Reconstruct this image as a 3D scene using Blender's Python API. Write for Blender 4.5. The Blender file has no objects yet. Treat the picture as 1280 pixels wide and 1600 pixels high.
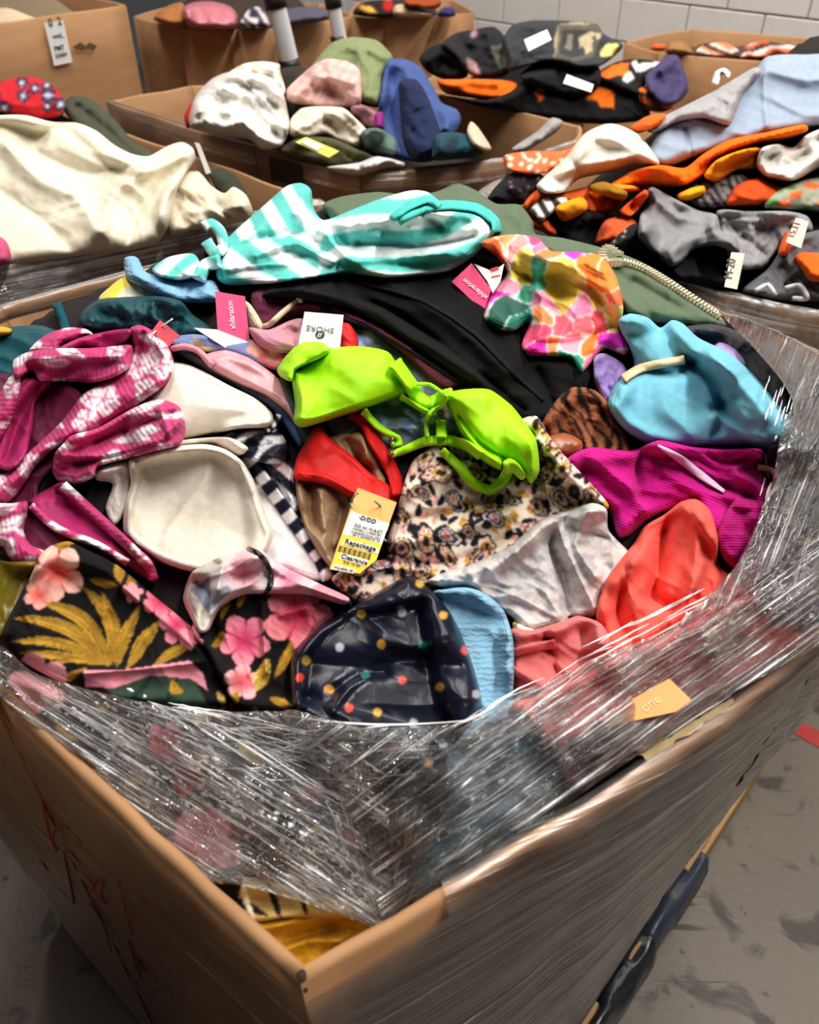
import bpy, bmesh, math, random
import numpy as np
from mathutils import Vector, Matrix
from mathutils.geometry import delaunay_2d_cdt

scene = bpy.context.scene
# ------------------------------------------------------------------ camera, world, lights, exposure
CAM_Z, PITCH, FPX = 1.65, math.radians(39.0), 1280.0
cam_data = bpy.data.cameras.new('camera')
cam_data.sensor_fit = 'HORIZONTAL'; cam_data.sensor_width = 36.0; cam_data.lens = 36.0
cam_data.clip_start = 0.02
cam_data.dof.use_dof = True; cam_data.dof.focus_distance = 1.0; cam_data.dof.aperture_fstop = 7.5
cam = bpy.data.objects.new('camera', cam_data); scene.collection.objects.link(cam)
cam.location = (0, 0, CAM_Z); cam.rotation_euler = (math.pi/2 - PITCH, 0, 0)
scene.camera = cam
world = bpy.data.worlds.new('warehouse_air'); scene.world = world; world.use_nodes = True
world.node_tree.nodes['Background'].inputs[0].default_value = (0.93, 0.96, 1.0, 1)
world.node_tree.nodes['Background'].inputs[1].default_value = 0.05
def area_light(name, loc, size, power, color=(1, 0.95, 0.88), aim=None, sy=None):
    l = bpy.data.lights.new(name, 'AREA'); l.shape = 'RECTANGLE'; l.size = size; l.size_y = sy or size
    l.energy = power; l.color = color
    o = bpy.data.objects.new(name, l); scene.collection.objects.link(o); o.location = loc
    d = Vector(aim or (loc[0], loc[1], 0)) - Vector(loc)
    o.rotation_euler = d.to_track_quat('-Z', 'Y').to_euler()
    return o
for lx, ly, pw in ((-0.7, 2.3, 62), (1.3, 1.5, 80), (2.6, 3.0, 60), (-1.3, 4.0, 60), (0.9, 4.4, 60), (1.4, 0.25, 66)):
    area_light('ceiling_tube_light', (lx, ly, 4.2), 0.12, pw, sy=1.9 if ly < 1 else 3.6)
vs = scene.view_settings
vs.view_transform = 'Standard'; vs.look = 'None'; vs.gamma = 1.0; vs.use_curve_mapping = False
vs.exposure = 0.10

# ------------------------------------------------------------------ helpers
RNG = random.Random(4)
SP, CP = math.sin(PITCH), math.cos(PITCH)
COL = scene.collection
def lin(c):
    c = np.asarray(c, float) / 255.0
    return np.where(c <= 0.04045, c / 12.92, ((c + 0.055) / 1.055) ** 2.4)
def P(s):
    return np.array([[float(a) for a in q.split(',')] for q in s.split()])
def ray(u, v):
    u = np.asarray(u, float); v = np.asarray(v, float)
    dx = (u - 640) / FPX; dy = (v - 800) / FPX
    return np.stack([dx, CP - dy * SP, -(SP + dy * CP)], -1)
def at_z(u, v, z):
    d = ray(u, v); t = (z - CAM_Z) / d[..., 2]
    return d * t[..., None] + np.array([0, 0, CAM_Z])
def at_y(u, v, y):
    d = ray(u, v); t = y / d[..., 1]
    return d * t[..., None] + np.array([0, 0, CAM_Z])
def at_plane(u, v, p0, n):
    d = ray(u, v); c = np.array([0, 0, CAM_Z]); n = np.asarray(n)
    t = np.dot(np.asarray(p0) - c, n) / (d @ n)
    return c + d * t[..., None]
def sm(x):
    x = np.clip(x, 0, 1); return x * x * (3 - 2 * x)
def vnoise(x, y, seed=0):
    x = np.asarray(x, float); y = np.asarray(y, float)
    xi = np.floor(x).astype(np.int64); yi = np.floor(y).astype(np.int64)
    fx = x - xi; fy = y - yi
    fx = fx**3 * (fx * (fx * 6 - 15) + 10); fy = fy**3 * (fy * (fy * 6 - 15) + 10)
    def h(a, b):
        n = (a * 374761393 + b * 668265263 + seed * 974634599) & 0xffffffff
        n = ((n ^ (n >> 13)) * 1274126177) & 0xffffffff
        return ((n ^ (n >> 16)) & 0xffff) / 65535.0
    return (h(xi, yi) * (1 - fx) + h(xi + 1, yi) * fx) * (1 - fy) + (h(xi, yi + 1) * (1 - fx) + h(xi + 1, yi + 1) * fx) * fy
def seg_dist(px, py, pts, closed=False):
    pts = np.asarray(pts, float); a = pts; b = np.roll(pts, -1, 0)
    if not closed: a = a[:-1]; b = b[:-1]
    best = np.full(px.shape, 1e18)
    for (ax, ay), (bx, by) in zip(a, b):
        ex, ey = bx - ax, by - ay; L = ex * ex + ey * ey + 1e-9
        t = np.clip(((px - ax) * ex + (py - ay) * ey) / L, 0, 1)
        np.minimum(best, (px - ax - t * ex)**2 + (py - ay - t * ey)**2, out=best)
    return np.sqrt(best)
def inside(px, py, pts):
    r = np.zeros(px.shape, bool)
    x0, y0 = pts[:, 0], pts[:, 1]; x1, y1 = np.roll(x0, -1), np.roll(y0, -1)
    for a, b, c, d in zip(x0, y0, x1, y1):
        if b == d: continue
        r ^= ((b > py) != (d > py)) & (px < (c - a) * (py - b) / (d - b) + a)
    return r
def resample(pts, step, closed=True, smooth=True):
    pts = np.asarray(pts, float); n = len(pts); out = []
    rng = range(n) if closed else range(n - 1)
    for i in rng:
        if closed: p0, p1, p2, p3 = pts[i - 1], pts[i], pts[(i + 1) % n], pts[(i + 2) % n]
        else: p0, p1, p2, p3 = pts[max(i - 1, 0)], pts[i], pts[i + 1], pts[min(i + 2, n - 1)]
        L = np.hypot(*(p2 - p1)); k = max(1, int(round(L / step)))
        for j in range(k):
            t = j / k
            if smooth:
                q = 0.5 * (2 * p1 + (p2 - p0) * t + (2 * p0 - 5 * p1 + 4 * p2 - p3) * t * t + (3 * p1 - p0 - 3 * p2 + p3) * t**3)
                lnr = p1 + (p2 - p1) * t; q = 0.75 * q + 0.25 * lnr
            else: q = p1 + (p2 - p1) * t
            out.append(q)
    if not closed: out.append(pts[-1])
    return np.array(out)
def ribbon(pts, w, step=8):
    c = resample(pts, step, False); d = np.gradient(c, axis=0); d /= np.linalg.norm(d, axis=1)[:, None] + 1e-9
    n = np.stack([-d[:, 1], d[:, 0]], 1)
    ww = np.interp(np.linspace(0, 1, len(c)), np.linspace(0, 1, len(np.atleast_1d(w))), np.atleast_1d(w))[:, None] / 2 if np.size(w) > 1 else w / 2
    return np.concatenate([c + n * ww, (c - n * ww)[::-1]])

# ------------------------------------------------------------------ materials
MATS = {}
def nt(name):
    m = bpy.data.materials.new(name); m.use_nodes = True
    N = m.node_tree.nodes; L = m.node_tree.links
    return m, N, L, N['Principled BSDF']
def cloth(color=None, kind='cotton'):
    key = (tuple(color) if color is not None else None, kind)
    if key in MATS: return MATS[key]
    m, N, L, B = nt('cloth_' + kind)
    rough, sheen, spec = {'satin': (0.3, 0, 0.4), 'swim': (0.55, 0.02, 0.25), 'knit': (0.9, 0.08, 0.1), 'terry': (0.9, 0.1, 0.1),
                          'rib': (0.7, 0.04, 0.15), 'foam': (0.8, 0.03, 0.15)}.get(kind, (0.88, 0.02, 0.1))
    B.inputs['Roughness'].default_value = rough
    B.inputs['Sheen Weight'].default_value = sheen; B.inputs['Specular IOR Level'].default_value = spec
    uv = N.new('ShaderNodeUVMap')
    nz = N.new('ShaderNodeTexNoise'); nz.inputs['Scale'].default_value = 9.0; nz.inputs['Detail'].default_value = 5
    L.new(uv.outputs[0], nz.inputs['Vector'])
    mx = N.new('ShaderNodeMix'); mx.data_type = 'RGBA'; mx.blend_type = 'MULTIPLY'
    mx.inputs[0].default_value = 1.0
    rp = N.new('ShaderNodeMapRange'); rp.inputs[1].default_value = 0.25; rp.inputs[2].default_value = 0.75
    rp.inputs[3].default_value = 0.88; rp.inputs[4].default_value = 1.06
    L.new(nz.outputs[0], rp.inputs[0])
    if color is None:
        at = N.new('ShaderNodeAttribute'); at.attribute_name = 'print'; L.new(at.outputs['Color'], mx.inputs[6])
    else:
        mx.inputs[6].default_value = (*lin(color), 1)
    L.new(rp.outputs[0], mx.inputs[7]); L.new(mx.outputs[2], B.inputs['Base Color'])
    bp = N.new('ShaderNodeBump')
    if kind in ('knit', 'rib', 'terry'):
        wv = N.new('ShaderNodeTexWave'); wv.inputs['Scale'].default_value = {'knit': 7.5, 'rib': 4.0, 'terry': 3.6}[kind]
        wv.inputs['Distortion'].default_value = {'knit': 1.2, 'rib': 0.4, 'terry': 5.0}[kind]; wv.inputs['Detail Scale'].default_value = 3
        wv.bands_direction = 'Y'
        L.new(uv.outputs[0], wv.inputs['Vector']); L.new(wv.outputs['Fac'], bp.inputs['Height'])
        bp.inputs['Strength'].default_value = 0.5; bp.inputs['Distance'].default_value = 0.0015 if kind != 'rib' else 0.0010
    else:
        n2 = N.new('ShaderNodeTexNoise'); n2.inputs['Scale'].default_value = 4.0 if kind == 'satin' else 60.0; n2.inputs['Detail'].default_value = 3
        L.new(uv.outputs[0], n2.inputs['Vector']); L.new(n2.outputs[0], bp.inputs['Height'])
        bp.inputs['Strength'].default_value = 0.25; bp.inputs['Distance'].default_value = 0.002 if kind == 'satin' else 0.0008
    ha = N.new('ShaderNodeAttribute'); ha.attribute_name = 'hem'; su = None
    for cen in (9.0,):
        s1 = N.new('ShaderNodeMath'); s1.operation = 'SUBTRACT'; L.new(ha.outputs['Fac'], s1.inputs[0]); s1.inputs[1].default_value = cen
        s2 = N.new('ShaderNodeMath'); s2.operation = 'ABSOLUTE'; L.new(s1.outputs[0], s2.inputs[0])
        s3 = N.new('ShaderNodeMapRange'); s3.inputs[1].default_value = 0.3; s3.inputs[2].default_value = 1.5; L.new(s2.outputs[0], s3.inputs[0])
        if su is None: su = s3.outputs[0]
        else:
            s4 = N.new('ShaderNodeMath'); s4.operation = 'MINIMUM'; L.new(su, s4.inputs[0]); L.new(s3.outputs[0], s4.inputs[1]); su = s4.outputs[0]
    b2 = N.new('ShaderNodeBump'); b2.inputs['Distance'].default_value = 0.0013; b2.inputs['Strength'].default_value = 0.45 if kind != 'satin' else 0.15
    L.new(su, b2.inputs['Height']); L.new(bp.outputs[0], b2.inputs['Normal']); L.new(b2.outputs[0], B.inputs['Normal'])
    MATS[key] = m; return m
def plain(color, rough=0.6, metal=0.0, grain=0.1, gscale=40, bump=0.0, name='plain'):
    key = (tuple(color), rough, metal, name)
    if key in MATS: return MATS[key]
    m, N, L, B = nt(name)
    B.inputs['Roughness'].default_value = rough; B.inputs['Metallic'].default_value = metal
    tc = N.new('ShaderNodeTexCoord'); nz = N.new('ShaderNodeTexNoise'); nz.inputs['Scale'].default_value = gscale; nz.inputs['Detail'].default_value = 6
    L.new(tc.outputs['Object'], nz.inputs['Vector'])
    rp = N.new('ShaderNodeMapRange'); rp.inputs[3].default_value = 1 - grain; rp.inputs[4].default_value = 1 + grain
    L.new(nz.outputs[0], rp.inputs[0])
    mx = N.new('ShaderNodeMix'); mx.data_type = 'RGBA'; mx.blend_type = 'MULTIPLY'; mx.inputs[0].default_value = 1
    mx.inputs[6].default_value = (*lin(color), 1); L.new(rp.outputs[0], mx.inputs[7]); L.new(mx.outputs[2], B.inputs['Base Color'])
    if bump:
        bp = N.new('ShaderNodeBump'); bp.inputs['Distance'].default_value = bump; L.new(nz.outputs[0], bp.inputs['Height']); L.new(bp.outputs[0], B.inputs['Normal'])
    MATS[key] = m; return m
def film_mat(name, haze, glint, across=30.0, along=0.5, rough=0.10, bump=0.004, thr=(0.56, 0.64), shine=1.5):
    m, N, L, B = nt(name)
    out = N['Material Output']; uv = N.new('ShaderNodeUVMap')
    def noise(sx, sy, det, dist=0.3, seed=0.0):
        mp = N.new('ShaderNodeMapping'); mp.inputs['Scale'].default_value = (sx, sy, 1); mp.inputs['Location'].default_value = (seed, seed, 0); L.new(uv.outputs[0], mp.inputs[0])
        n = N.new('ShaderNodeTexNoise'); n.inputs['Scale'].default_value = 1; n.inputs['Detail'].default_value = det; n.inputs['Distortion'].default_value = dist; n.inputs['Roughness'].default_value = 0.6
        L.new(mp.outputs[0], n.inputs['Vector']); return n.outputs[0]
    def rng(s, a, b, c, d):
        r = N.new('ShaderNodeMapRange'); r.clamp = True
        for i, x in enumerate((a, b, c, d)): r.inputs[i + 1].default_value = x
        L.new(s, r.inputs[0]); return r.outputs[0]
    def math_(op, a, b):
        q = N.new('ShaderNodeMath'); q.operation = op; q.use_clamp = True; L.new(a, q.inputs[0])
        if isinstance(b, float): q.inputs[1].default_value = b
        else: L.new(b, q.inputs[1])
        return q.outputs[0]
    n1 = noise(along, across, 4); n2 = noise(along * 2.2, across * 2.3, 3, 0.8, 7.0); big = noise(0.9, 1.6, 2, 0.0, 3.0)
    lines = math_('MULTIPLY', rng(n2, thr[0], thr[1], 0, glint), rng(big, 0.36, 0.62, 0.15, 1.0))  # white crease lines mixed into the film colour to mimic glints
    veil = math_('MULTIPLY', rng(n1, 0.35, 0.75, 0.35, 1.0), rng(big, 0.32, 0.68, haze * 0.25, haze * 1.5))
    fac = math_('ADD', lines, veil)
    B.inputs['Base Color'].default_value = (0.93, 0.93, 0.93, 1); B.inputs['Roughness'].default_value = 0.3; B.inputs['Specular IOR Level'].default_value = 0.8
    hs = N.new('ShaderNodeMath'); hs.operation = 'ADD'; L.new(n1, hs.inputs[0]); L.new(n2, hs.inputs[1])
    bp = N.new('ShaderNodeBump'); bp.inputs['Distance'].default_value = bump; bp.inputs['Strength'].default_value = 1.0
    L.new(hs.outputs[0], bp.inputs['Height'])
    gl = N.new('ShaderNodeBsdfGlossy'); gl.inputs['Roughness'].default_value = rough; L.new(bp.outputs[0], gl.inputs['Normal'])
    tr = N.new('ShaderNodeBsdfTransparent')
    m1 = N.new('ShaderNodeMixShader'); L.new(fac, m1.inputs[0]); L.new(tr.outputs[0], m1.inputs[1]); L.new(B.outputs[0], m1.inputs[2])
    fr = N.new('ShaderNodeFresnel'); fr.inputs['IOR'].default_value = 1.55; L.new(bp.outputs[0], fr.inputs['Normal'])
    fm = math_('MULTIPLY', fr.outputs[0], float(shine))
    m2 = N.new('ShaderNodeMixShader'); L.new(fm, m2.inputs[0]); L.new(m1.outputs[0], m2.inputs[1]); L.new(gl.outputs[0], m2.inputs[2])
    L.new(m2.outputs[0], out.inputs['Surface'])
    return m
def cardboard(name='cardboard', col=(168, 124, 84)):
    if name in MATS: return MATS[name]
    m, N, L, B = nt(name)
    tc = N.new('ShaderNodeTexCoord'); mp = N.new('ShaderNodeMapping'); mp.inputs['Scale'].default_value = (3, 3, 16)
    L.new(tc.outputs['Object'], mp.inputs[0])
    nz = N.new('ShaderNodeTexNoise'); nz.inputs['Scale'].default_value = 2; nz.inputs['Detail'].default_value = 7; L.new(mp.outputs[0], nz.inputs['Vector'])
    rp = N.new('ShaderNodeMapRange'); rp.inputs[3].default_value = 0.72; rp.inputs[4].default_value = 1.22; L.new(nz.outputs[0], rp.inputs[0])
    mx = N.new('ShaderNodeMix'); mx.data_type = 'RGBA'; mx.blend_type = 'MULTIPLY'; mx.inputs[0].default_value = 1
    mx.inputs[6].default_value = (*lin(col), 1); L.new(rp.outputs[0], mx.inputs[7]); L.new(mx.outputs[2], B.inputs['Base Color'])
    B.inputs['Roughness'].default_value = 0.75
    wv = N.new('ShaderNodeTexWave'); wv.bands_direction = 'DIAGONAL'; wv.inputs['Scale'].default_value = 40; L.new(tc.outputs['Object'], wv.inputs['Vector'])
    bp = N.new('ShaderNodeBump'); bp.inputs['Distance'].default_value = 0.0006; bp.inputs['Strength'].default_value = 0.3; L.new(nz.outputs[0], bp.inputs['Height']); L.new(bp.outputs[0], B.inputs['Normal'])
    MATS[name] = m; return m

# ------------------------------------------------------------------ object helpers
def props(o, label=None, cat=None, group=None, kind=None):
    if label: o['label'] = label
    if cat: o['category'] = cat
    if group: o['group'] = group
    if kind: o['kind'] = kind
    return o
def thing(name, loc, label, cat, group=None):
    o = bpy.data.objects.new(name, None); COL.objects.link(o); o.location = loc; o.empty_display_size = 0.1
    return props(o, label, cat, group)
def link_mesh(name, verts, faces, mat, parent=None, smooth=True):
    me = bpy.data.meshes.new(name); me.from_pydata([tuple(map(float, v)) for v in verts], [], faces); me.update()
    if mat: me.materials.append(mat)
    if smooth: me.polygons.foreach_set('use_smooth', [True] * len(me.polygons))
    o = bpy.data.objects.new(name, me); COL.objects.link(o)
    if parent: attach(o, parent)
    return o
def attach(o, parent):
    o.parent = parent
    par = parent.matrix_basis.copy(); q = parent
    while q.parent: par = q.parent.matrix_basis @ q.matrix_parent_inverse @ par; q = q.parent
    o.matrix_parent_inverse = par.inverted()
def box_mesh(name, c, ax, ay, az, sx, sy, sz, mat, parent=None, bev=0.0):
    bm = bmesh.new(); bmesh.ops.create_cube(bm, size=1)
    M = Matrix([[ax[i] * sx, ay[i] * sy, az[i] * sz] for i in range(3)])
    for v in bm.verts: v.co = M @ v.co + Vector(c)
    if bev: bmesh.ops.bevel(bm, geom=bm.edges[:], offset=bev, segments=1, affect='EDGES')
    me = bpy.data.meshes.new(name); bm.to_mesh(me); bm.free(); me.materials.append(mat)
    o = bpy.data.objects.new(name, me); COL.objects.link(o)
    if parent: attach(o, parent)
    return o
def tube_geo(pts, r, V, F, cyclic=False, k=8, taper=None):
    p = np.asarray(pts, float); n = len(p); d = np.gradient(p, axis=0) if not cyclic else np.roll(p, -1, 0) - np.roll(p, 1, 0)
    d /= np.linalg.norm(d, axis=1)[:, None] + 1e-12; ref = np.array([0.31, 0.17, 0.93]); b0 = len(V)
    for i in range(n):
        x = np.cross(d[i], ref); x /= np.linalg.norm(x) + 1e-12; y = np.cross(d[i], x); rr = r * (taper[i] if taper is not None else 1)
        for j in range(k):
            a = 2 * math.pi * j / k; V.append(p[i] + rr * (x * math.cos(a) + y * math.sin(a)))
    for i in range(n if cyclic else n - 1):
        for j in range(k):
            i2 = (i + 1) % n; F.append((b0 + i * k + j, b0 + i * k + (j + 1) % k, b0 + i2 * k + (j + 1) % k, b0 + i2 * k + j))
    if not cyclic: F.append(tuple(b0 + j for j in reversed(range(k)))); F.append(tuple(b0 + (n - 1) * k + j for j in range(k)))
def tube(name, pts, r, mat, parent=None, cyclic=False):
    V, F = [], []; tube_geo(pts, r, V, F, cyclic, 16 if r > .01 else 8); return link_mesh(name, V, F, mat, parent)

# ------------------------------------------------------------------ a heap: a sloping bed plus the layers laid on it
RU0, RV0, RS = -420.0, -120.0, 4.0
RW, RH = 540, 460
def boxblur(a, r):
    for ax in (0, 1):
        pad = [(0, 0), (0, 0)]; pad[ax] = (r + 1, r)
        c = np.cumsum(np.pad(a, pad, mode='edge'), axis=ax); n = a.shape[ax]
        hi = np.take(c, np.arange(2 * r + 1, n + 2 * r + 1), ax); lo = np.take(c, np.arange(0, n), ax)
        a = (hi - lo) / (2 * r + 1)
    return a
def maxfilt(a, r):
    out = a.copy()
    for _ in range(r):
        b = np.pad(out, 1, mode='edge')
        out = np.maximum.reduce([b[1:-1, 1:-1], b[:-2, 1:-1], b[2:, 1:-1], b[1:-1, :-2], b[1:-1, 2:]])
    return out
class Heap:
    def __init__(self, S, fs=1.0):
        self.fs = fs; self.S = S; self.H = np.zeros((RH, RW))
    def samp(self, R, u, v):
        x = np.clip((u - RU0) / RS, 0, RW - 1.001); y = np.clip((v - RV0) / RS, 0, RH - 1.001)
        i = x.astype(int); j = y.astype(int); fx = x - i; fy = y - j
        return (R[j, i] * (1 - fx) + R[j, i + 1] * fx) * (1 - fy) + (R[j + 1, i] * (1 - fx) + R[j + 1, i + 1] * fx) * fy
    def solve(self, u, v, h):
        d = ray(u, v); lo = np.full(np.shape(u), 0.15); hi = (CAM_Z - 0.3) / -d[..., 2]
        for _ in range(34):
            mid = (lo + hi) / 2; p = d * mid[..., None]
            f = p[..., 2] + CAM_Z - self.S(p[..., 0], p[..., 1]) - h
            up = f > 0; lo = np.where(up, mid, lo); hi = np.where(up, hi, mid)
        return d * ((lo + hi) / 2)[..., None] + np.array([0, 0, CAM_Z])
    def pt(self, u, v, lift=0.004):
        u = np.atleast_1d(np.asarray(u, float)); v = np.atleast_1d(np.asarray(v, float))
        return self.solve(u, v, self.samp(self.H, u, v) + lift)
SEED = [10]
def garment(heap, name, label, cat, outline, color=None, T=0.012, w=14, folds=(), wr=(30, 48, 0.006), puff=0, pr=60, step=3.4, pat=None,
            kind='cotton', parent=None, group=None, smooth=True, lift=0.0, drape=3, grain=0, update=True, fill=True, mat=None, relief=None, hem=True):
    SEED[0] += 1; seed = SEED[0]
    ol = P(outline) if isinstance(outline, str) else np.asarray(outline, float)
    bd = resample(ol, step, True, smooth)
    area = 0.5 * np.sum(bd[:, 0] * np.roll(bd[:, 1], -1) - np.roll(bd[:, 0], -1) * bd[:, 1])
    if area < 0: bd = bd[::-1]
    x0, y0 = bd.min(0) - 2; x1, y1 = bd.max(0) + 2
    FL = [(P(f[0]) if isinstance(f[0], str) else f[0], f[1], f[2]) for f in folds]
    FL = [(resample(a, 14, False), b, c) for a, b, c in FL]
    wrs = [wr] if wr and not isinstance(wr[0], (tuple, list)) else (wr or [])
    def rel(u, v):
        d = seg_dist(u, v, bd, True)
        e = np.sqrt(np.clip(1 - (1 - np.clip(d / w, 0, 1))**2, 0, 1))
        r = T * e
        if puff: r = r + puff * np.sqrt(np.clip(1 - (1 - np.clip(d / pr, 0, 1))**2, 0, 1))
        x = np.zeros_like(u)
        for k, (th, lam, amp) in enumerate(wrs):
            c, s = math.cos(math.radians(th)), math.sin(math.radians(th))
            a = u * c + v * s; b = -u * s + v * c
            b = b + lam * 1.3 * (vnoise(a / (lam * 2.2), b / (lam * 2.2), seed + 5 + k) - 0.5) * 2
            n = vnoise(a / (lam * 3.0), b / lam, seed + k); amp = amp * heap.fs; x += amp * ((1 - np.abs(2 * n - 1))**1.4 - 0.35)
            n = vnoise(a / (lam * 1.5) + 9, b / (lam * 0.5), seed + 31 + k); x += amp * 0.45 * (1 - np.abs(2 * n - 1) - 0.5)
            n = vnoise((u * .9 + v * .5) / (lam * .5), (v * .9 - u * .5) / (lam * .28), seed + 51 + k); x += amp * 0.22 * (1 - np.abs(2 * n - 1) - 0.5)
        for f, fw, fa in FL:
            q = seg_dist(u, v, f); x += fa * heap.fs * np.exp(-(q / fw)**1.5)
        r = r + x * np.clip(d / (w * 0.9), 0, 1)
        if relief is not None: r = r + relief(u, v, d)
        return np.maximum(r, 0.0012), x, d
    base = boxblur(boxblur(maxfilt(heap.H, drape), max(1, drape // 2)), max(1, drape // 2)) if drape else heap.H
    # vertices: outline + hexagonal fill
    gy = np.arange(y0, y1, step * 0.866); rows = []
    for k, yy in enumerate(gy):
        gx = np.arange(x0 + (k % 2) * step / 2, x1, step); rows.append(np.stack([gx, np.full(gx.shape, yy)], 1))
    G_ = np.concatenate(rows); ins = inside(G_[:, 0], G_[:, 1], bd); G_ = G_[ins]
    if len(G_):
        G_ = G_[seg_dist(G_[:, 0], G_[:, 1], bd, True) > step * 0.55]
    nb = len(bd); pts = np.concatenate([bd, G_]) if len(G_) else bd
    vv, ee, ff, ov, oe, of = delaunay_2d_cdt([Vector(p) for p in pts.tolist()], [], [list(range(nb))], 1, 1e-4)
    uvp = np.array([tuple(p) for p in vv]); n = len(uvp)
    u, v = uvp[:, 0].copy(), uvp[:, 1].copy()
    r, x, dd = rel(u, v)
    hu = heap.samp(heap.H, u, v); hb = np.maximum(heap.samp(base, u, v), hu) + lift
    top = heap.solve(u, v, hb + r)
    faces = [tuple(f) for f in ff if len(f) == 3]
    # orientation: normals towards the viewer
    a, b, c = (top[faces[0][i]] for i in range(3))
    if np.dot(np.cross(b - a, c - a), np.array([0, 0, CAM_Z]) - a) < 0: faces = [f[::-1] for f in faces]
    V = top; F = faces
    if fill:
        bot = heap.solve(u, v, hu if lift == 0 else hb - 0.002)
        V = np.concatenate([top, bot]); cnt = {}
        for f in faces:
            for i in range(3):
                cnt[(f[i], f[(i + 1) % 3])] = 1
        side = [(q, p, p + n, q + n) for (p, q) in cnt if (q, p) not in cnt]
        F = faces + [(f[2] + n, f[1] + n, f[0] + n) for f in faces] + side
    root = V.mean(0); root[2] = V[:, 2].min()
    me = bpy.data.meshes.new(name)
    loc = np.zeros(3) if parent is not None else root
    me.from_pydata((V - loc).tolist(), [], F); me.update()
    me.polygons.foreach_set('use_smooth', np.ones(len(F), bool))
    m = mat or cloth(None if pat else color, kind); me.materials.append(m)
    g = math.radians(grain); cu = u + 420 * x; cv = v + 340 * x
    ux = (cu * math.cos(g) + cv * math.sin(g)) / 100; uy = (-cu * math.sin(g) + cv * math.cos(g)) / 100
    if fill: ux = np.tile(ux, 2); uy = np.tile(uy, 2)
    li = np.zeros(len(me.loops), np.int32); me.loops.foreach_get('vertex_index', li)
    ul = me.uv_layers.new(name='UVMap'); ul.data.foreach_set('uv', np.stack([ux[li], uy[li]], 1).astype(np.float32).ravel())
    hv = np.where(hem and heap.fs > 1.0, dd, 100.0) * np.ones(n)
    ha = me.attributes.new('hem', 'FLOAT', 'POINT'); ha.data.foreach_set('value', (np.tile(hv, 2) if fill else hv).astype(np.float32))
    if pat:
        col = pat(cu * 0.6 + u * 0.4, cv * 0.6 + v * 0.4); col = np.clip(col, 0, 255)
        fa_ = np.array(faces); e0 = np.concatenate([fa_[:, 0], fa_[:, 1], fa_[:, 2]]); e1 = np.concatenate([fa_[:, 1], fa_[:, 2], fa_[:, 0]])
        acc = col.astype(float) * 5; wt = np.full(n, 5.0); np.add.at(acc, e0, col[e1]); np.add.at(wt, e0, 1.0); col = lin(acc / wt[:, None])
        if fill: col = np.tile(col, (2, 1))
        at = me.color_attributes.new('print', 'FLOAT_COLOR', 'POINT')
        at.data.foreach_set('color', np.concatenate([col, np.ones((len(col), 1))], 1).astype(np.float32).ravel())
    o = bpy.data.objects.new(name, me); COL.objects.link(o)
    if parent is not None: attach(o, parent)
    else: o.location = loc
    if label: props(o, label, cat, group)
    if update:
        i0, i1 = int((x0 - RU0) / RS), int((x1 - RU0) / RS) + 2; j0, j1 = int((y0 - RV0) / RS), int((y1 - RV0) / RS) + 2
        i0, j0 = max(i0, 0), max(j0, 0); i1, j1 = min(i1, RW), min(j1, RH)
        gu, gv = np.meshgrid(RU0 + np.arange(i0, i1) * RS, RV0 + np.arange(j0, j1) * RS)
        if gu.size:
            ins = inside(gu.ravel(), gv.ravel(), bd)
            if ins.any():
                uu, v2 = gu.ravel()[ins], gv.ravel()[ins]
                h = np.maximum(heap.samp(base, uu, v2), heap.samp(heap.H, uu, v2)) + lift + rel(uu, v2)[0]
                sub = heap.H[j0:j1, i0:i1].ravel(); sub[ins] = np.maximum(sub[ins], h); heap.H[j0:j1, i0:i1] = sub.reshape(gu.shape)
    return o
def strap(heap, name, pts, w, color, parent=None, label=None, cat=None, T=0.006, **k):
    k.setdefault('step', 3); k.setdefault('wr', (0, 30, 0.0015)); k.setdefault('drape', 2); k.setdefault('hem', False)
    return garment(heap, name, label, cat, ribbon(P(pts) if isinstance(pts, str) else pts, w), color, T=T, w=max(3, np.max(w) * 0.4), parent=parent, **k)
def cord(heap, name, pts, r, color, parent=None, lift=0.004, step=6):
    q = resample(P(pts), step, False); return tube(name, heap.pt(q[:, 0], q[:, 1], lift), r, plain(color, 0.7, name='cord'), parent)
# cards: a flat tag lying on the layers, with printed lettering and printed panels
def card(heap, name, label, cat, quad, color, lift=0.006, up=0.55, parent=None, thick=0.0012, hole=None, side=0.0, rough=0.45):
    q = P(quad); c = q.mean(0)
    hmax = max(float(heap.samp(heap.H, np.array([a]), np.array([b]))[0]) for a, b in np.concatenate([q, [c]]))
    p0 = heap.solve(np.array([c[0]]), np.array([c[1]]), np.array([hmax * 0.7 + lift + 0.3 * heap.samp(heap.H, c[:1], c[1:])[0]]))[0]
    tc = np.array([0, 0, CAM_Z]) - p0; tc /= np.linalg.norm(tc)
    n = np.array([side, 0, up]) + tc * (1 - up); n /= np.linalg.norm(n)
    pp = at_plane(q[:, 0], q[:, 1], p0, n)
    V = np.concatenate([pp, pp - n * thick]); k = len(q)
    F = [tuple(range(k)), tuple(reversed(range(k, 2 * k)))] + [(i, (i + 1) % k, (i + 1) % k + k, i + k) for i in range(k)]
    F = [f[::-1] for f in F] if np.dot(np.cross(pp[1] - pp[0], pp[2] - pp[0]), n) < 0 else F
    e = None
    if parent is None:
        e = thing(name, tuple(pp.mean(0)), label, cat)
    o = link_mesh('tag_card' if e else name, V, [tuple(f) for f in F], plain(color, rough, grain=0.04, name='card'), e or parent, smooth=False)
    return dict(root=e or o, p0=p0, n=n)
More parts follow.
